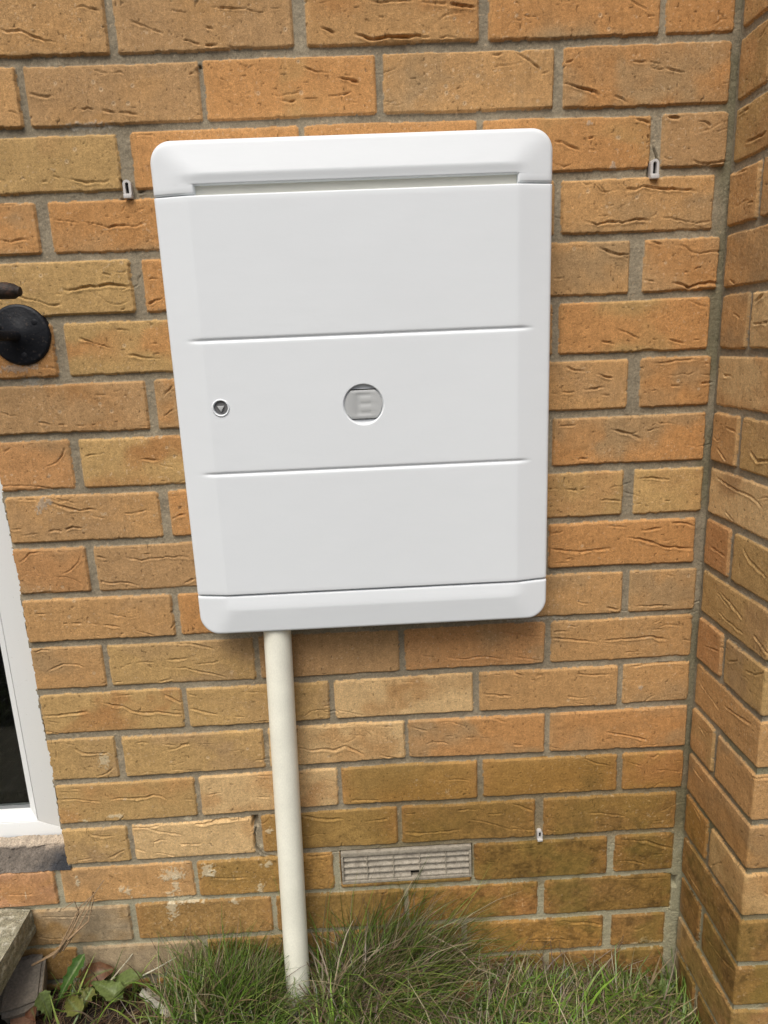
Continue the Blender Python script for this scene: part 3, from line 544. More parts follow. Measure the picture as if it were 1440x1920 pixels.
bm = bmesh.new(); bmesh.ops.create_cone(bm, cap_ends=True, segments=40, radius1=.0083, radius2=.0080, depth=.001, matrix=Matrix.Translation((LK[0], YE - RISE + .0022, LK[1])) @ Matrix.Rotation(math.pi/2, 4, 'X')); o = bmobj('lock', bm, M_DARKPL, door); o.matrix_parent_inverse = Matrix.Identity(4); lock = o
bm = bmesh.new(); prism(bm, [(LK[0] - .0045, LK[1] + .0025), (LK[0] + .0045, LK[1] + .0025), (LK[0], LK[1] - .0050)], YE - RISE - .0006, YE - RISE + .002); o = bmobj('lock_triangle', bm, M_GREYPL, door, bevel=.0005); o.matrix_parent_inverse = Matrix.Identity(4)
ZRB = -.7640
def bot_depth(x, z):
    t = smin(.55 + .45 * (z - BZ0) / (ZRB - BZ0), np.minimum(x - BX0, BX1 - x) / (FAC * 1.05), .2); t = np.clip(t, 0, 1)
    y = YE - RISE * t - edge_round(inset(x, z), .0035); y = y - edge_round(ZS0 - .0022 - z, .0022); return y + .0018 * sst(ZRB, ZS0, z) * sst(.8, 1, SIDE(x))
zb = [ZS0 - .0022, ZS0 - .0025, ZS0 - .003, ZS0 - .004, ZS0 - .006, -.752, -.757, ZRB + .003, ZRB + .0015, ZRB, ZRB - .0015, ZRB - .003, -.7695] + [BZ0 + RC * (1 - math.cos(a)) for a in np.linspace(math.pi / 2 - .05, .12, 16)] + [BZ0 + .00002]
panel('bottom_cap', zb, bot_depth, M_WHITE, mb)
bm = bmesh.new(); box(bm, BX0 + .004, BX1 - .004, -.036, .01, BZ0 + .02, BZ1 - .02); bmobj('back_box', bm, M_DARKPL, mb, bevel=.002)

# ------------------------------------------------------------------ conduit pipe
PB = Vector((-.5215, -.036, -1.50)); PT = Vector((-.5062, -.030, -.786))
bm = bmesh.new(); tube(bm, [PB.lerp(PT, t) for t in np.linspace(0, 1, 14)], .0193, 40)
pipe = bmobj('conduit_pipe', bm, M_PIPE); tag(pipe, 'cream plastic pipe running from the white box down into the grass', 'pipe')

# ------------------------------------------------------------------ weep vents in the joints
def weep(px, py, s, label):
    c = onwall(px, py, -.002); w = .0053 * s; hh = .0230 * s; t = empty('weep_vent', (c[0], 0, c[2] - hh / 2), label, 'weep vent', 'white plastic weep vents in the mortar joints')
    zb = c[2] - hh / 2; zc = c[2] + hh / 2 - w; arc = [math.pi * k / 12 for k in range(13)]
    out = [(c[0] + w, zb + .005 * s)] + [(c[0] + w * math.cos(a), zc + w * math.sin(a)) for a in arc] + [(c[0] - w, zb + .005 * s)]
    wi = w * .42; inn = [(c[0] + wi, zb + .0062 * s)] + [(c[0] + wi * math.cos(a), zc + wi * math.sin(a)) for a in arc] + [(c[0] - wi, zb + .0062 * s)]
    bm = bmesh.new(); ringprism(bm, out, inn, -.0035, .006); bmobj('arch', bm, M_WEEP, t)
    bm = bmesh.new(); box(bm, c[0] - w, c[0] + w, -.0060, .005, zb, zb + .0049 * s); bmobj('lip', bm, M_WEEP, t, bevel=.0006)
    bm = bmesh.new(); prism(bm, [(c[0] + (x - c[0]) * 1.0, z) for x, z in inn], .0015, .0035); bmobj('slot', bm, M_BLACK, t, smooth=False)
weep(239, 355, .94, 'white weep vent in the mortar just left of the white box')
weep(1227, 317, 1.02, 'white weep vent in the cracked mortar right of the box near the corner')
weep(1012, 1566, .78, 'small white weep vent low on the wall above the grass, right of the air brick')

# ------------------------------------------------------------------ air brick
ab = empty('air_brick', ((VX0 + VX1) / 2, 0, VZ0), 'grey louvred plastic air brick low in the wall just above the grass', 'air brick')
g = .0012; y0, y1 = -.001, .012; fz = .0075
bm = bmesh.new(); box(bm, VX0 + g, VX1 - g, y0, y1, VZ1 - g - fz, VZ1 - g); box(bm, VX0 + g, VX1 - g, y0 + .0003, y1, VZ0 + g, VZ0 + g + .005)
box(bm, VX0 + g, VX0 + g + .0035, y0 - .0003, y1, VZ0 + g + .0052, VZ1 - g - fz - .0002); box(bm, VX1 - g - .0035, VX1 - g, y0 - .0003, y1, VZ0 + g + .0052, VZ1 - g - fz - .0002); bmobj('frame', bm, M_VENT, ab, bevel=.0005)
bm = bmesh.new(); zi1 = VZ1 - g - fz; zi0 = VZ0 + g + .005; n = 4; ph = (zi1 - zi0) / n
for k in range(n):
    zt_ = zi1 - k * ph - .0028; cols = [(VX0 + g + .0036, VX1 - g - .0036)] if k < 3 else [(VX0 + g + .0036, VX0 + .112), (VX0 + .126, VX1 - g - .0036)]
    for a, b in cols:
        prof = [(.0085, zt_), (.0105, zt_ - .001), (.0032, zt_ - ph + .0042), (.0008, zt_ - ph + .0042), (.0008, zt_ - ph + .006)]
        A = [bm.verts.new((a, y, z)) for y, z in prof]; B = [bm.verts.new((b, y, z)) for y, z in prof]; m = len(prof)
        bm.faces.new(A); bm.faces.new(B[::-1])
        for i in range(m): bm.faces.new((A[i], B[i], B[(i+1) % m], A[(i+1) % m]))
bmobj('louvres', bm, M_VENT, ab, smooth=False)
for f in (.2, .4, .6, .8):
    x = VX0 + (VX1 - VX0) * f; bm = bmesh.new(); box(bm, x - .0008, x + .0008, .0002, .011, zi0 + .0001, zi1 - .0001); bmobj('divider', bm, M_VENT, ab, smooth=False)
bm = bmesh.new(); box(bm, VX0 + .0005, VX1 - .0005, .018, .022, VZ0 + .0005, VZ1 - .0005); bmobj('back_void', bm, M_BLACK, ab, smooth=False)

# ------------------------------------------------------------------ glazed door at the left
dr = empty('glazed_door', (-1.31, .05, OPZ0), 'white plastic framed glass door at the lower left edge, set in the brick opening', 'door')
FX0, FX1, FZ0, FZ1 = OPL - .03, OPX + .03, -1.187, OPZ1 + .02; FY = .050
SW = .076 + .0; BW = .0135; gx1 = -.9455; gx0 = FX0 + (FX1 - gx1); gz0 = -1.1375; gz1 = FZ1 - .08
def mitre(x0, x1, z0, z1, ix0, ix1, iz0, iz1, y0, y1, name, m, bev):
    quads = [[(x0, z0), (x1, z0), (ix1, iz0), (ix0, iz0)], [(x1, z0), (x1, z1), (ix1, iz1), (ix1, iz0)], [(x1, z1), (x0, z1), (ix0, iz1), (ix1, iz1)], [(x0, z1), (x0, z0), (ix0, iz0), (ix0, iz1)]]
    for q in quads:
        c = np.mean(q, 0); q2 = [(x + (c[0] - x) / max(.2, np.hypot(*(c - (x, z)))) * .0003, z + (c[1] - z) / max(.2, np.hypot(*(c - (x, z)))) * .0003) for x, z in q]
        bm = bmesh.new(); prism(bm, q2, y0, y1); bmobj(name, bm, m, dr, bevel=bev)
bx0, bx1, bz0, bz1 = gx0 - BW, gx1 + BW, gz0 - BW, gz1 + BW
mitre(FX0, FX1, FZ0, FZ1, bx0 - .001, bx1 + .001, bz0 - .001, bz1 + .001, FY, FY + .055, 'frame_rail', M_UPVC, .0012)
quads = [[(bx0, bz0), (bx1, bz0), (gx1, gz0), (gx0, gz0)], [(bx1, bz0), (bx1, bz1), (gx1, gz1), (gx1, gz0)], [(bx1, bz1), (bx0, bz1), (gx0, gz1), (gx1, gz1)], [(bx0, bz1), (bx0, bz0), (gx0, gz0), (gx0, gz1)]]
for q in quads:                                     # sloping glazing bead
    bm = bmesh.new(); A = [bm.verts.new((x, FY + (.001 if i < 2 else .011), z)) for i, (x, z) in enumerate(q)]; B = [bm.verts.new((x, FY + .03, z)) for x, z in q]
    bm.faces.new(A); bm.faces.new(B[::-1])
    for i in range(4): bm.faces.new((A[i], B[i], B[(i+1) % 4], A[(i+1) % 4]))
    bmobj('glazing_bead', bm, M_UPVC, dr, smooth=False)
bm = bmesh.new(); box(bm, gx0, gx1, FY + .0165, FY + .019, gz0, gz0 + .0045); bmobj('gasket', bm, M_GREYGK, dr, smooth=False)
bm = bmesh.new(); box(bm, gx1 - .003, gx1, FY + .0165, FY + .019, gz0 + .005, gz1); bmobj('gasket', bm, M_RUBBER, dr, smooth=False)
mg = bpy.data.materials.new('door_glass'); mg.use_nodes = True; b = mg.node_tree.nodes['Principled BSDF']; b.inputs['Transmission Weight'].default_value = 1; b.inputs['Roughness'].default_value = .0; b.inputs['IOR'].default_value = 1.35; b.inputs['Base Color'].default_value = (.55, .58, .58, 1)
bm = bmesh.new(); box(bm, gx0 - .004, gx1 + .004, FY + .020, FY + .026, gz0 - .004, gz1 + .004); bmobj('glass_pane', bm, mg, dr, smooth=False)
M_ROOM = mat('dark_carpet', (.020, .019, .018), .9, var=((.05, .047, .043), 30, .5, .6, (1, 3, 1)), grain=[(300, .5)])
bm = bmesh.new(); box(bm, FX0 + .01, FX1 - .01, FY + .056, 1.6, -1.2, FZ1 - .02)
for f in [f for f in bm.faces if all(abs(v.co.y - (FY + .056)) < 1e-4 for v in f.verts)]: bm.faces.remove(f)
bmesh.ops.reverse_faces(bm, faces=bm.faces[:]); me = bpy.data.meshes.new('room_lining'); bm.to_mesh(me); bm.free(); link('room_lining', me, M_ROOM, dr, False)
bm = bmesh.new(); box(bm, -1.5, -.93, FY + .12, FY + .50, -1.198, -1.175); bmobj('inner_mat', bm, mat('ribbed_mat', (.03, .028, .026), .8, bump=[(60, .01, (6, .3, 1))]), dr, bevel=.004)
# crumbling bedding mortar under the door
NB = 260; xx = np.linspace(OPL, OPX + .004, NB * 2); vv = np.linspace(0, 1, 26); XX, VV = np.meshgrid(xx, vv)
zz = -1.1765 - VV * .0283; taper = sst(OPX - .02, OPX + .004, XX) * .0
yy = .048 - .050 * VV ** .8 + .003 * fbm(XX, VV * .05, .02, 130) + .0022 * vn(XX, VV * .05, .004, 131) + .005 * np.exp(-((VV - .32 - .06 * vn(XX, XX * 0, .03, 140)) / .05) ** 2)
yy = np.maximum(yy, -.0015); cm = np.zeros(XX.shape + (3,)); cm[:] = (.15, .125, .10); t = sst(.35, .2, VV + .1 * vn(XX, VV * .05, .01, 133))[..., None]; cm = cm * (1 - t) + np.array((.44, .36, .27)) * t
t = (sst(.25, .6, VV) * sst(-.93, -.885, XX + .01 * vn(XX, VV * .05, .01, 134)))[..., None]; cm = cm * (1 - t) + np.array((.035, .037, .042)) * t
cm *= (1 + .35 * fbm(XX, VV * .04, .008, 135))[..., None]
bedm = npmesh('bedding_mortar', np.stack([XX, yy, zz], -1).reshape(-1, 3), gridfaces(*XX.shape)[:, ::-1], mat('crumbling_mortar', attr=True, rough=.95, grain=[(400, .3)], bump=[(400, .0025), (120, .003)]), dr, col=cm.reshape(-1, 3))

# ------------------------------------------------------------------ grab rail
fc = onwall(36, 628, -.006)
gr = empty('grab_rail', (fc[0], 0, fc[2]), 'rusty black grab rail on a round black wall plate at the left edge', 'grab rail')
bm = bmesh.new(); R1 = .0385; prof = [(0, -.0075), (.011, -.0075), (.013, -.0062), (R1 - .004, -.0058), (R1 - .0012, -.0050), (R1, -.0034), (R1, .004)]
rings = []; n = 64
for r, y in prof[1:]: rings.append([bm.verts.new((fc[0] + r * math.cos(2*math.pi*k/n), y, fc[2] + r * math.sin(2*math.pi*k/n))) for k in range(n)])
bm.faces.new(rings[0][::-1]); bm.faces.new(rings[-1])
for A, B in zip(rings[:-1], rings[1:]):
    for k in range(n): bm.faces.new((A[k], A[(k+1) % n], B[(k+1) % n], B[k]))
bmobj('wall_plate', bm, M_IRON, gr)
for a in (35, 155, 275):
    sx = fc[0] + .026 * math.cos(math.radians(a)); sz = fc[2] + .026 * math.sin(math.radians(a)); bm = bmesh.new()
    bmesh.ops.create_uvsphere(bm, u_segments=20, v_segments=10, radius=.0048, matrix=Matrix.Translation((sx, -.0052, sz)) @ Matrix.Diagonal((1, .28, 1, 1))); sc = bmobj('screw', bm, M_IRON, gr)
bm = bmesh.new(); A0 = Vector((fc[0] - .004, -.004, fc[2] - .001)); tube(bm, [A0, A0 + Vector((-.010, -.022, 0)), A0 + Vector((-.022, -.040, .004)), A0 + Vector((-.030, -.052, .022)), A0 + Vector((-.032, -.058, .036))], [.0075, .0065, .0062, .006, .006], 24); bmobj('bracket_arm', bm, M_IRON, gr)
re = onwall(33, 546, -.062); bm = bmesh.new(); pts = [(re[0] + .004, -.062, re[2] - .0008), (re[0] + .003, -.062, re[2] - .0007), (re[0], -.062, re[2]), (re[0] - .004, -.062, re[2]), (re[0] - .012, -.062, re[2] + .001), (re[0] - .5, -.062, re[2] + .012)]
tube(bm, pts, [.004, .0055, .0062, .0088, .0098, .0098], 28); bmobj('rail', bm, M_RUST, gr)

# ------------------------------------------------------------------ ground
def gz(x, y):
    b = np.interp(x, [-1.3, -.9, -.72, -.5, -.2, .0, .08, .2], [-1.415, -1.412, -1.42, -1.455, -1.462, -1.472, -1.492, -1.47])
    near = np.exp(-((x + 0) ** 2 + y * y) / 9)
    return b * 1.0 - .02 * sst(-.05, -.0, y) + .010 * fbm(x, y, .08, 150) + .004 * vn(x, y, .02, 151) + .02 * (np.abs(y) > 3)
gx = np.concatenate([-np.geomspace(70, 1.6, 40), np.linspace(-1.5, .5, 260), np.geomspace(.6, 70, 40)]); gy = np.concatenate([-np.geomspace(70, .9, 40), np.linspace(-.8, .02, 160), np.geomspace(.1, 60, 30)])
GX, GY = np.meshgrid(gx, gy); GZ = gz(GX, GY)
ground = npmesh('ground', np.stack([GX, GY, GZ], -1).reshape(-1, 3), gridfaces(*GX.shape), M_SOIL); tag(ground, kind='structure')

# concrete step slab
bm = bmesh.new(); box(bm, -1.80, -.937, -.42, -.001, -1.316, -1.270)
bmesh.ops.subdivide_edges(bm, edges=bm.edges[:], cuts=22, use_grid_fill=True)
for v in bm.verts:
    p = v.co; k = .0022 * float(fbm(p.x + p.z * 3, p.y, .04, 160)) + .0012 * float(vn(p.x + p.z, p.y - p.z, .012, 161)); e = (abs(p.x + .937) < .001) + (abs(p.z + 1.27) < .001)
    if e == 2: p.x -= .003 + abs(k); p.z -= .003 + abs(k)
    else: p.x += k; p.z += k
slab = bmobj('concrete_step', bm, M_CONC); tag(slab, 'weathered mossy concrete step slab at the bottom left against the wall', 'step')
def rock(name, c, s, m, label, cat, seed, rot=(0, 0, 0)):
    bm = bmesh.new(); bmesh.ops.create_cube(bm, size=1); bmesh.ops.bevel(bm, geom=bm.edges[:], offset=.1, segments=2, affect='EDGES'); bmesh.ops.subdivide_edges(bm, edges=bm.edges[:], cuts=3, use_grid_fill=True)
    Rr = random.Random(seed); sh = Matrix.Rotation(rot[2], 4, 'Z') @ Matrix.Rotation(rot[1], 4, 'Y') @ Matrix.Rotation(rot[0], 4, 'X')
    for v in bm.verts:
        k = 1 + .12 * float(vn(v.co.x + seed, v.co.y + v.co.z, .5, seed)); v.co = sh @ Vector((v.co.x * s[0] * k * (1 + .25 * v.co.z), v.co.y * s[1] * k, v.co.z * s[2] * k)) + Vector(c)
    return tag(bmobj(name, bm, m), label, cat)
c = onfloor(48, 1845, -1.385); rock('stone_block', (c[0], c[1], -1.395), (.055, .085, .05), M_STONE, 'grey stone block wedged beside the concrete step', 'stone', 3, (.35, 0, .25))
c = onfloor(42, 1908, -1.40); rock('terracotta_fragment', (c[0], c[1] - .004, -1.412), (.03, .026, .02), M_TERRA, 'broken orange brick fragment at the bottom left corner', 'brick fragment', 5, (.1, .2, .4))
c = onfloor(908, 1862, -1.435); rock('soil_clod', (c[0], c[1], -1.45), (.032, .03, .026), mat('dark_red_soil', (.05, .028, .022), .95, bump=[(500, .004)]), 'dark reddish clod of earth in the grass under the wall', 'clod', 8)
c = onfloor(787, 1852, -1.43); rock('glass_fragment', (c[0], c[1], -1.434), (.026, .020, .012), M_SHARD, 'pale bluish glassy fragment lying in the grass', 'fragment', 11, (.4, .1, .2))
c = onfloor(828, 1862, -1.43); rock('white_fragment', (c[0], c[1], -1.434), (.017, .015, .014), M_PAPER, 'small whitish fragment in the grass right of the glassy one', 'fragment', 12, (.5, .3, 1))

# ------------------------------------------------------------------ grass
def blades(name, roots, az, L, lean, wid, cols, m, seg=6, twist=None, curl=None, seed=0):
    """ribbons: roots (n,3); az heading; L length; lean 0 upright..1 lying; curl extra bend along the blade"""
    R = np.random.default_rng(seed); n = len(roots); t = np.linspace(0, 1, seg + 1); ds = L[:, None] / seg
    th = (lean[:, None] * .9 + curl[:, None] * t[None] ** 1.3) ; th = np.clip(th, 0, 2.5)
    dirx = np.cos(az)[:, None] + 0 * th; diry = np.sin(az)[:, None] + 0 * th
    wob = R.normal(0, .12, (n, seg + 1)).cumsum(1); a2 = az[:, None] + wob
    dx = np.sin(th) * np.cos(a2) * ds; dy = np.sin(th) * np.sin(a2) * ds; dz = np.cos(th) * ds
    px = roots[:, :1] + np.concatenate([np.zeros((n, 1)), dx[:, :-1].cumsum(1)], 1); py = roots[:, 1:2] + np.concatenate([np.zeros((n, 1)), dy[:, :-1].cumsum(1)], 1); pz = roots[:, 2:3] + np.concatenate([np.zeros((n, 1)), dz[:, :-1].cumsum(1)], 1)
    py = np.minimum(py, -.003 - .002 * R.random((n, 1))); px = np.minimum(px, XC - .006); pz = np.maximum(pz, gz(px, py) + .001)
    w = wid[:, None] * (1 - t[None] ** 2.2 * .92) * .5; pa = az[:, None] + np.pi / 2 + R.normal(0, .6, (n, 1)); sx = np.cos(pa) * w; sy = np.sin(pa) * w
    V = np.empty((n, seg + 1, 2, 3)); V[..., 0, 0] = px - sx; V[..., 0, 1] = py - sy; V[..., 1, 0] = px + sx; V[..., 1, 1] = py + sy; V[..., 2] = pz[..., None]
    V[..., 1] = np.minimum(V[..., 1], -.002)
    base = (np.arange(n) * (seg + 1) * 2)[:, None]; k = np.arange(seg)[None] * 2; F = np.stack([base + k, base + k + 1, base + k + 3, base + k + 2], -1).reshape(-1, 4)
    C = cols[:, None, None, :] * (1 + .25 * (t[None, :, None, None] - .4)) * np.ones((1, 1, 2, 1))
    return V.reshape(-1, 3), F, C.reshape(-1, 3)
PB2 = np.array([-.5215, -.036])
def scatter(n, x0, x1, y0, y1, dens, seed, m=6):
    R = np.random.default_rng(seed); x = R.uniform(x0, x1, n * m); y = R.uniform(y0, y1, n * m); k = R.random(n * m) < dens(x, y)
    k &= np.hypot(x - PB2[0], y - PB2[1]) > .021; k &= ~((x < -.94) & (y > -.43)); k &= ~((x > XC - .004) & (y > -DP - .004))
    k &= ~((np.abs(x + .523) < .034) & (y < -.03) & (R.random(n * m) < .93))
    x = x[k][:n]; y = y[k][:n]; return np.stack([x, y, gz(x, y) - .003], -1)
GREENS = np.array([(.115,.20,.03),(.15,.24,.04),(.075,.14,.02),(.22,.27,.07),(.13,.18,.045)]); DRY = np.array([(.30,.24,.13),(.22,.16,.085),(.36,.31,.19),(.16,.105,.075),(.25,.19,.14)])
parts = []
def add(rootsarr, azf, Lr, leanr, curlr, wr, pal, seed, dryfrac=0):
    R = np.random.default_rng(seed); n = len(rootsarr); az = azf(R, n, rootsarr); L = R.uniform(*Lr, n) * R.uniform(.75, 1.15, n)
    c = pal[R.integers(0, len(pal), n)] * R.uniform(.45, 1.6, (n, 1)); k = R.random(n) < dryfrac; c[k] = DRY[R.integers(0, 5, k.sum())] * R.uniform(.7, 1.2, (k.sum(), 1))
    parts.append(blades('g', rootsarr, az, L, R.uniform(*leanr, n), R.uniform(*wr, n), c, None, curl=R.uniform(*curlr, n), seed=seed))
allaz = lambda R, n, r: R.uniform(0, 2 * np.pi, n)
dens = lambda x, y: np.clip(.18 + .9 * sst(-.74, -.62, x) + .5 * vn(x, y, .05, 170), .03, 1)
add(scatter(5600, -.90, .11, -.30, -.004, lambda x, y: dens(x, y) * np.clip(.55 + .6 * fbm(x, y, .04, 171), .05, 1), 1), allaz, (.03, .065), (.1, .9), (.1, 1.5), (.0016, .0034), GREENS, 1, .2)
add(scatter(2600, -.92, .11, -.26, -.02, lambda x, y: dens(x, y) * (1 - .75 * sst(-.2, -.1, x)), 2), allaz, (.06, .10), (.15, .9), (.3, 1.8), (.0016, .0036), GREENS, 2, .2)
# matted tussock right of the pipe sweeping up against the air brick
ta = lambda R, n, r: R.normal(.35, .95, n)
tus = lambda x, y: np.exp(-((x + .41) / .085) ** 2) * np.clip(.5 + .9 * vn(x, y, .022, 175), .04, 1) + .05
add(scatter(1700, -.50, -.24, -.10, -.006, tus, 3), ta, (.07, .19), (.35, 1.15), (.2, 1.8), (.0013, .0028), GREENS * np.array((.85, .82, .8)), 3, .42)
add(scatter(950, -.53, -.30, -.06, -.006, tus, 4), lambda R, n, r: R.normal(.35, 1.0, n), (.09, .25), (.3, 1.0), (-.2, 1.9), (.0013, .0028), GREENS * .85, 4, .45)
add(scatter(900, -.49, -.22, -.11, -.006, tus, 14), allaz, (.06, .16), (.7, 1.4), (-.3, .9), (.0010, .0024), DRY * np.array((1.1, .9, .85)), 14, .5)
# long grass left of the pipe leaning both ways
add(scatter(1300, -.74, -.53, -.10, -.006, lambda x, y: sst(-.74, -.62, x) + .1, 5), lambda R, n, r: R.normal(.5, 1.3, n), (.07, .14), (.05, .8), (.1, 1.1), (.0011, .0022), GREENS * .85, 5, .3)
# straw thatch lying in the middle and right
add(scatter(2600, -.72, .08, -.22, -.004, lambda x, y: .3 + .7 * np.exp(-((x + .2) / .12) ** 2), 6), allaz, (.05, .14), (.8, 1.5), (.0, .6), (.0010, .0026), DRY * 1.15, 6, .7)
# right hand turf, flatter and brighter
add(scatter(3800, -.16, .10, -.22, -.004, lambda x, y: 1 - .93 * np.exp(-(((x - .055) / .028) ** 2 + ((y + .045) / .028) ** 2)), 7), allaz, (.035, .075), (.8, 1.5), (.1, 1.2), (.0016, .0036), GREENS * np.array((1.35, 1.2, 1.3)), 7, .3)
# tall blades of the tussock that cross the foot of the air brick
add(scatter(420, -.47, -.33, -.055, -.006, lambda x, y: x * 0 + 1, 31), lambda R, n, r: R.normal(.3, .8, n), (.13, .27), (.35, .72), (-.1, 1.6), (.0012, .0026), GREENS * np.array((.75, .66, .62)), 31, .5)
add(scatter(500, -.56, -.12, -.20, -.07, lambda x, y: sst(.1, .5, vn(x, y, .04, 183)), 32), allaz, (.05, .09), (.1, .9), (.2, 1.4), (.0030, .0055), GREENS * np.array((1.3, 1.35, 1.1)), 32, .05)
# broader, brighter blades standing in clumps
clump = lambda x, y: (.04 + sst(.35, .75, vn(x, y, .035, 181))) * (.15 + sst(-.74, -.62, x))
add(scatter(2000, -.86, .10, -.24, -.045, lambda x, y: clump(x, y) * (1 - .6 * sst(-.2, -.1, x)), 21), allaz, (.05, .105), (.15, .95), (.1, 1.5), (.0028, .0050), GREENS * np.array((1.15, 1.2, 1.0)), 21, .12)
add(scatter(420, -.70, -.20, -.16, -.01, lambda x, y: x * 0 + 1, 22), allaz, (.09, .17), (.05, .7), (.3, 2.0), (.0018, .0034), GREENS, 22, .35)
add(scatter(60, -.56, -.48, -.06, -.056, lambda x, y: x * 0 + 1, 23), lambda R, n, r: R.normal(-.6, .8, n), (.06, .10), (.2, .7), (.2, 1.2), (.0014, .0026), GREENS, 23, .2)
# in front of and around the camera foot, outside the photo
add(scatter(9000, -1.6, .9, -1.0, -.28, lambda x, y: x * 0 + 1, 8), allaz, (.03, .07), (.1, .8), (.2, 1.3), (.002, .004), GREENS, 8, .1)
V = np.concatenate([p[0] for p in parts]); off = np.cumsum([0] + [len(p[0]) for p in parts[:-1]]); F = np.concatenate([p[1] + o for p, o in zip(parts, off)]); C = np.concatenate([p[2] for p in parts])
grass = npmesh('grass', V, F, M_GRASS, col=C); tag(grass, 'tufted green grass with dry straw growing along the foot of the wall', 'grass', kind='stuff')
# litter of twigs on the bare soil at the left
parts = []
add(scatter(1500, -.95, -.62, -.16, -.004, lambda x, y: x * 0 + 1, 9), allaz, (.015, .05), (1.3, 1.6), (0, .2), (.0008, .0018), DRY * np.array((.55, .45, .42)), 9, 0)
V, F, C = parts[0]; lit = npmesh('leaf_litter', V, F, M_GRASS, col=C); tag(lit, 'brown twiggy litter on the bare soil beside the concrete step', 'litter', kind='stuff')

# ------------------------------------------------------------------ broad leaves and stems
def leafmesh(base, tip, width, lobes, droop, tone, seed, roll=0):
    base = Vector(base); tip = Vector(tip); ax = tip - base; L = ax.length; ax.normalize(); side = ax.cross(Vector((0, 0, 1))).normalized(); side = Matrix.Rotation(roll, 3, ax) @ side; up = side.cross(ax).normalized()
    R = np.random.default_rng(seed); nr, ncol = 40, 9; V = []; C = []
    for i in range(nr + 1):
        t = i / nr; w = width * (math.sin(math.pi * min(1, t ** .8)) ** .7 if lobes[2] == 0 else (t ** 1.5 * (1 - t) ** .35) * 1.9); w *= 1 - lobes[1] * abs(math.sin(math.pi * lobes[0] * t)) ** .6; w = max(w, .0012) if t < .97 else w * .3 + .0002
        c = base + ax * L * t + up * (math.sin(math.pi * t) * droop) 
        for j in range(ncol):
            s = (j / (ncol - 1)) * 2 - 1; p = c + side * w * s + up * (abs(s) * w * .28 + .0035 * float(vn(t * 5 + seed, s * 2., 1.2, seed)) * t); V.append(p)
            vein = math.exp(-(s / .13) ** 2); C.append(np.array(tone) * (1 - vein) + np.array((.20, .25, .10)) * vein if 1 else 0)
    return np.array(V), gridfaces(nr + 1, ncol), np.array(C) * (1 + .12 * R.normal(size=(len(V), 1)) * .5)
def plant(name, label, cat, leaves):
    Vs, Fs, Cs = [], [], []; o = 0
    for lf in leaves: V, F, C = leafmesh(*lf); Vs.append(V); Fs.append(F + o); Cs.append(C); o += len(V)
    return tag(npmesh(name, np.concatenate(Vs), np.concatenate(Fs), M_LEAF, col=np.concatenate(Cs)), label, cat)
def fp(x, y, z): return tuple(onfloor(x, y, z))
GR = (.06, .13, .022); YG = (.17, .18, .045); PG = (.15, .20, .06); OL = (.17, .16, .045)
plant('dandelion_plant', 'dandelion with one upright toothed green leaf on bare soil near the step', 'weed',
 [(fp(100, 1898, -1.415), fp(158, 1788, -1.345), .017, (7, .38, 1), .006, GR, 21, .5), (fp(98, 1915, -1.41), fp(72, 1862, -1.36), .020, (6, .3, 1), .004, PG, 22, -.3)])
plant('dock_weed', 'broad leaved weed with pale yellowing rounded leaves in the grass at lower left', 'weed',
 [(fp(165, 1840, -1.40), fp(232, 1872, -1.385), .020, (5, .18, 1), .008, PG, 23, .3), (fp(205, 1875, -1.40), fp(268, 1830, -1.375), .026, (3, .10, 0), .006, PG, 24, -.2),
  (fp(125, 1870, -1.41), fp(150, 1900, -1.385), .022, (6, .35, 1), .007, YG, 25, .4), (fp(150, 1910, -1.41), fp(172, 1850, -1.385), .020, (5, .4, 1), .004, YG, 27, .1)])
plant('clover_patch', 'low patch of small rounded green leaves at the bottom edge right of centre', 'weed',
 [(fp(850 + dx, 1905 + dy, -1.44), fp(850 + dx + ex, 1905 + dy + ey, -1.425), .010, (2, .1, 0), .003, (.10, .20, .04), 40 + i, .2 * i) for i, (dx, dy, ex, ey) in enumerate([(0, 0, 22, -10), (6, 2, -20, -12), (30, 5, 20, 4), (-30, 8, -18, -12), (15, -18, 6, -20), (-12, 12, 4, -18)])])
plant('groundsel', 'pale lobed green weed growing at the inner corner of the brick walls', 'weed',
 [(fp(1238 + dx, 1868 + dy, -1.46), fp(1238 + dx + ex, 1868 + dy + ey, -1.44), .009, (4, .3, 0), .003, (.17, .22, .07), 80 + i, .2 * i) for i, (dx, dy, ex, ey) in enumerate([(0, 0, 24, -14), (2, -6, -22, -10), (6, 8, 20, 12), (-8, 8, -20, 14), (0, -10, 4, -26)])])
plant('chickweed', 'small pale green chickweed sprig in dry grass below the air brick', 'weed',
 [(fp(752 + dx, 1790 + dy, -1.40), fp(752 + dx + ex, 1790 + dy + ey, -1.385), .006, (2, .1, 0), .002, (.14, .22, .07), 60 + i, .2 * i) for i, (dx, dy, ex, ey) in enumerate([(0, 0, 14, -12), (2, -6, -14, -8), (4, 4, 12, 6), (-6, 6, -12, 8), (0, -12, 4, -14), (-4, 14, -2, 14)])])
def dryleaf(x, y, z, ang, s, tone, label, seed):
    c = onfloor(x, y, z); a = Vector(c); b = a + Vector((math.cos(ang) * s, math.sin(ang) * s, .008)); V, F, C = leafmesh(a, b, s * .33, (3, .15, 0), .009, tone, seed, .7)
    tag(npmesh('dry_leaf', V, F, M_LEAF, col=C * np.array((1, .75, .8))), label, 'dead leaf', 'dead leaves on the ground')
dryleaf(72, 1880, -1.39, -1.2, .04, (.20, .12, .06), 'curled brown dead leaf leaning beside the grey stone block', 51)
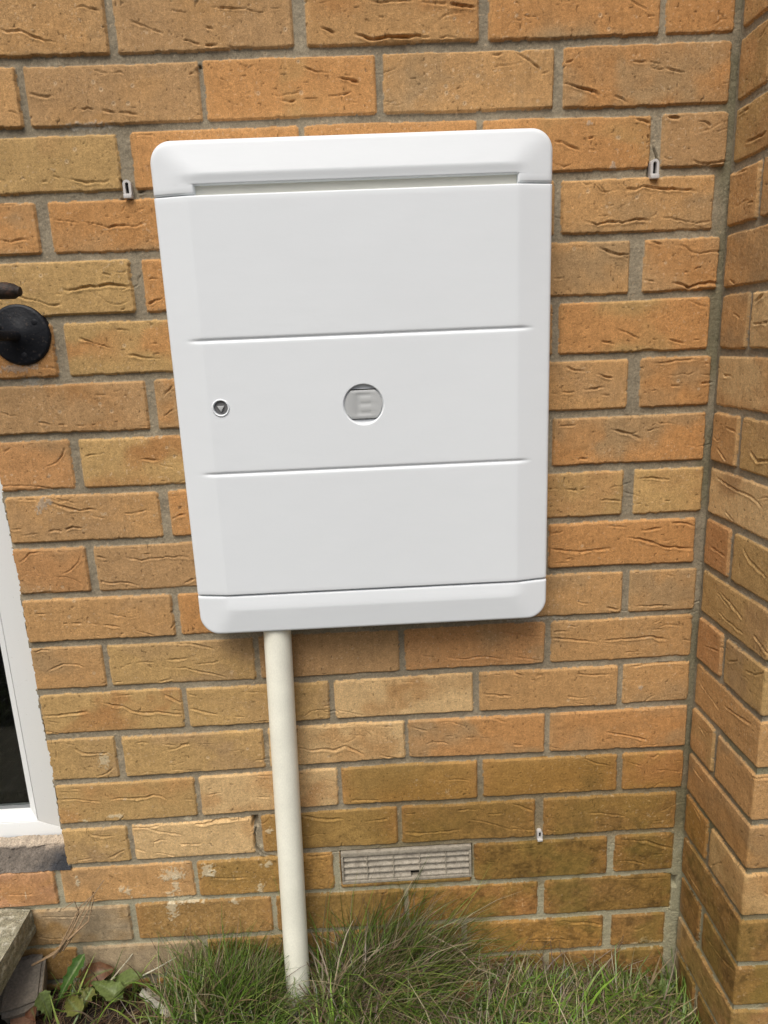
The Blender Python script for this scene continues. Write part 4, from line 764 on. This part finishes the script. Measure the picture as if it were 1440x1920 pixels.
dryleaf(150, 1836, -1.40, .15, .055, (.20, .13, .06), 'brown crumpled dead leaf behind the upright dandelion leaf', 52)
dryleaf(795, 1785, -1.43, -.3, .04, (.19, .11, .05), 'brown dead leaf in dry grass right of the air brick', 53)
dryleaf(858, 1880, -1.43, .5, .05, (.26, .15, .05), 'rusty brown dead leaf in grass near the whitish fragment', 54)
dryleaf(455, 1790, -1.40, .1, .03, (.34, .27, .10), 'small yellow striped dead leaf in grass left of the pipe', 55)
def stem(name, pts, r, tone, label, cat='dry stem'):
    bm = bmesh.new(); tube(bm, pts, [r * (1 - .6 * i / (len(pts) - 1)) for i in range(len(pts))], 8)
    tag(bmobj(name, bm, mat(name + '_bark', tone, .8, grain=[(200, .25)])), label, cat)
def wp(x, y, Y): return tuple(onwall(x, y, Y))
Vs = []; bm = bmesh.new()
for pl in ([(70,1806,-.03),(110,1780,-.03),(130,1740,-.025),(150,1700,-.02),(172,1680,-.012)], [(112,1785,-.03),(135,1745,-.028),(160,1700,-.022),(195,1650,-.015)], [(118,1782,-.03),(150,1735,-.026),(168,1700,-.02),(174,1672,-.012)], [(100,1796,-.035),(125,1760,-.03),(148,1712,-.024),(140,1690,-.02),(118,1705,-.02)], [(60,1810,-.04),(100,1790,-.04),(113,1777,-.04),(126,1755,-.038)], [(128,1762,-.03),(165,1728,-.028),(175,1690,-.02),(176,1672,-.014)]):
    q = [wp(*p) for p in pl]; tube(bm, q, [.0018 * (1 - .6 * i / (len(q) - 1)) for i in range(len(q))], 7)
tag(bmobj('dead_stalks', bm, mat('dead_stalk', (.30, .20, .11), .8, grain=[(200, .25)])), 'bundle of thin brown dead stalks leaning up against the wall near the step', 'dry stalks')
stem('straw_stem', [fp(208, 1838, -1.38), fp(240, 1800, -1.375), fp(258, 1775, -1.37), fp(280, 1764, -1.37)], .0013, (.42, .38, .27), 'single pale straw stem lying across the litter above the round leaf')
stem('pale_twig', [fp(262, 1832, -1.385), fp(295, 1815, -1.38), fp(330, 1795, -1.38)], .0014, (.5, .47, .36), 'pale twig pointing right in the grass left of the pipe', 'twig')
stem('long_straw', [fp(700, 1752, -1.38), fp(790, 1744, -1.36), fp(860, 1780, -1.37), fp(895, 1815, -1.39), fp(940, 1832, -1.42)], .0015, (.40, .33, .22), 'long arched straw lying over the grass right of the air brick')
a = Vector(fp(268, 1858, -1.40)); b = Vector(fp(322, 1902, -1.40)); bm = bmesh.new(); n = 14
for i in range(n):
    p = a.lerp(b, i / (n - 1)); w = .0075 * (1 + .15 * math.sin(i * 2.1)); dz = .0012 * math.sin(i * 1.7); s = (b - a).cross(Vector((0, 0, 1))).normalized()
    bm.verts.new(p - s * w + Vector((0, 0, dz))); bm.verts.new(p + Vector((0, 0, .004 + dz))); bm.verts.new(p + s * w + Vector((0, 0, dz)))
bm.verts.ensure_lookup_table()
for i in range(n - 1):
    for j in range(2): bm.faces.new([bm.verts[3*i+j], bm.verts[3*i+j+1], bm.verts[3*i+j+4], bm.verts[3*i+j+3]])
bmesh.ops.solidify(bm, geom=bm.faces[:], thickness=.003); tag(bmobj('pale_strip', bm, M_PAPER), 'pale flaking wood strip lying in the grass at lower left', 'strip')
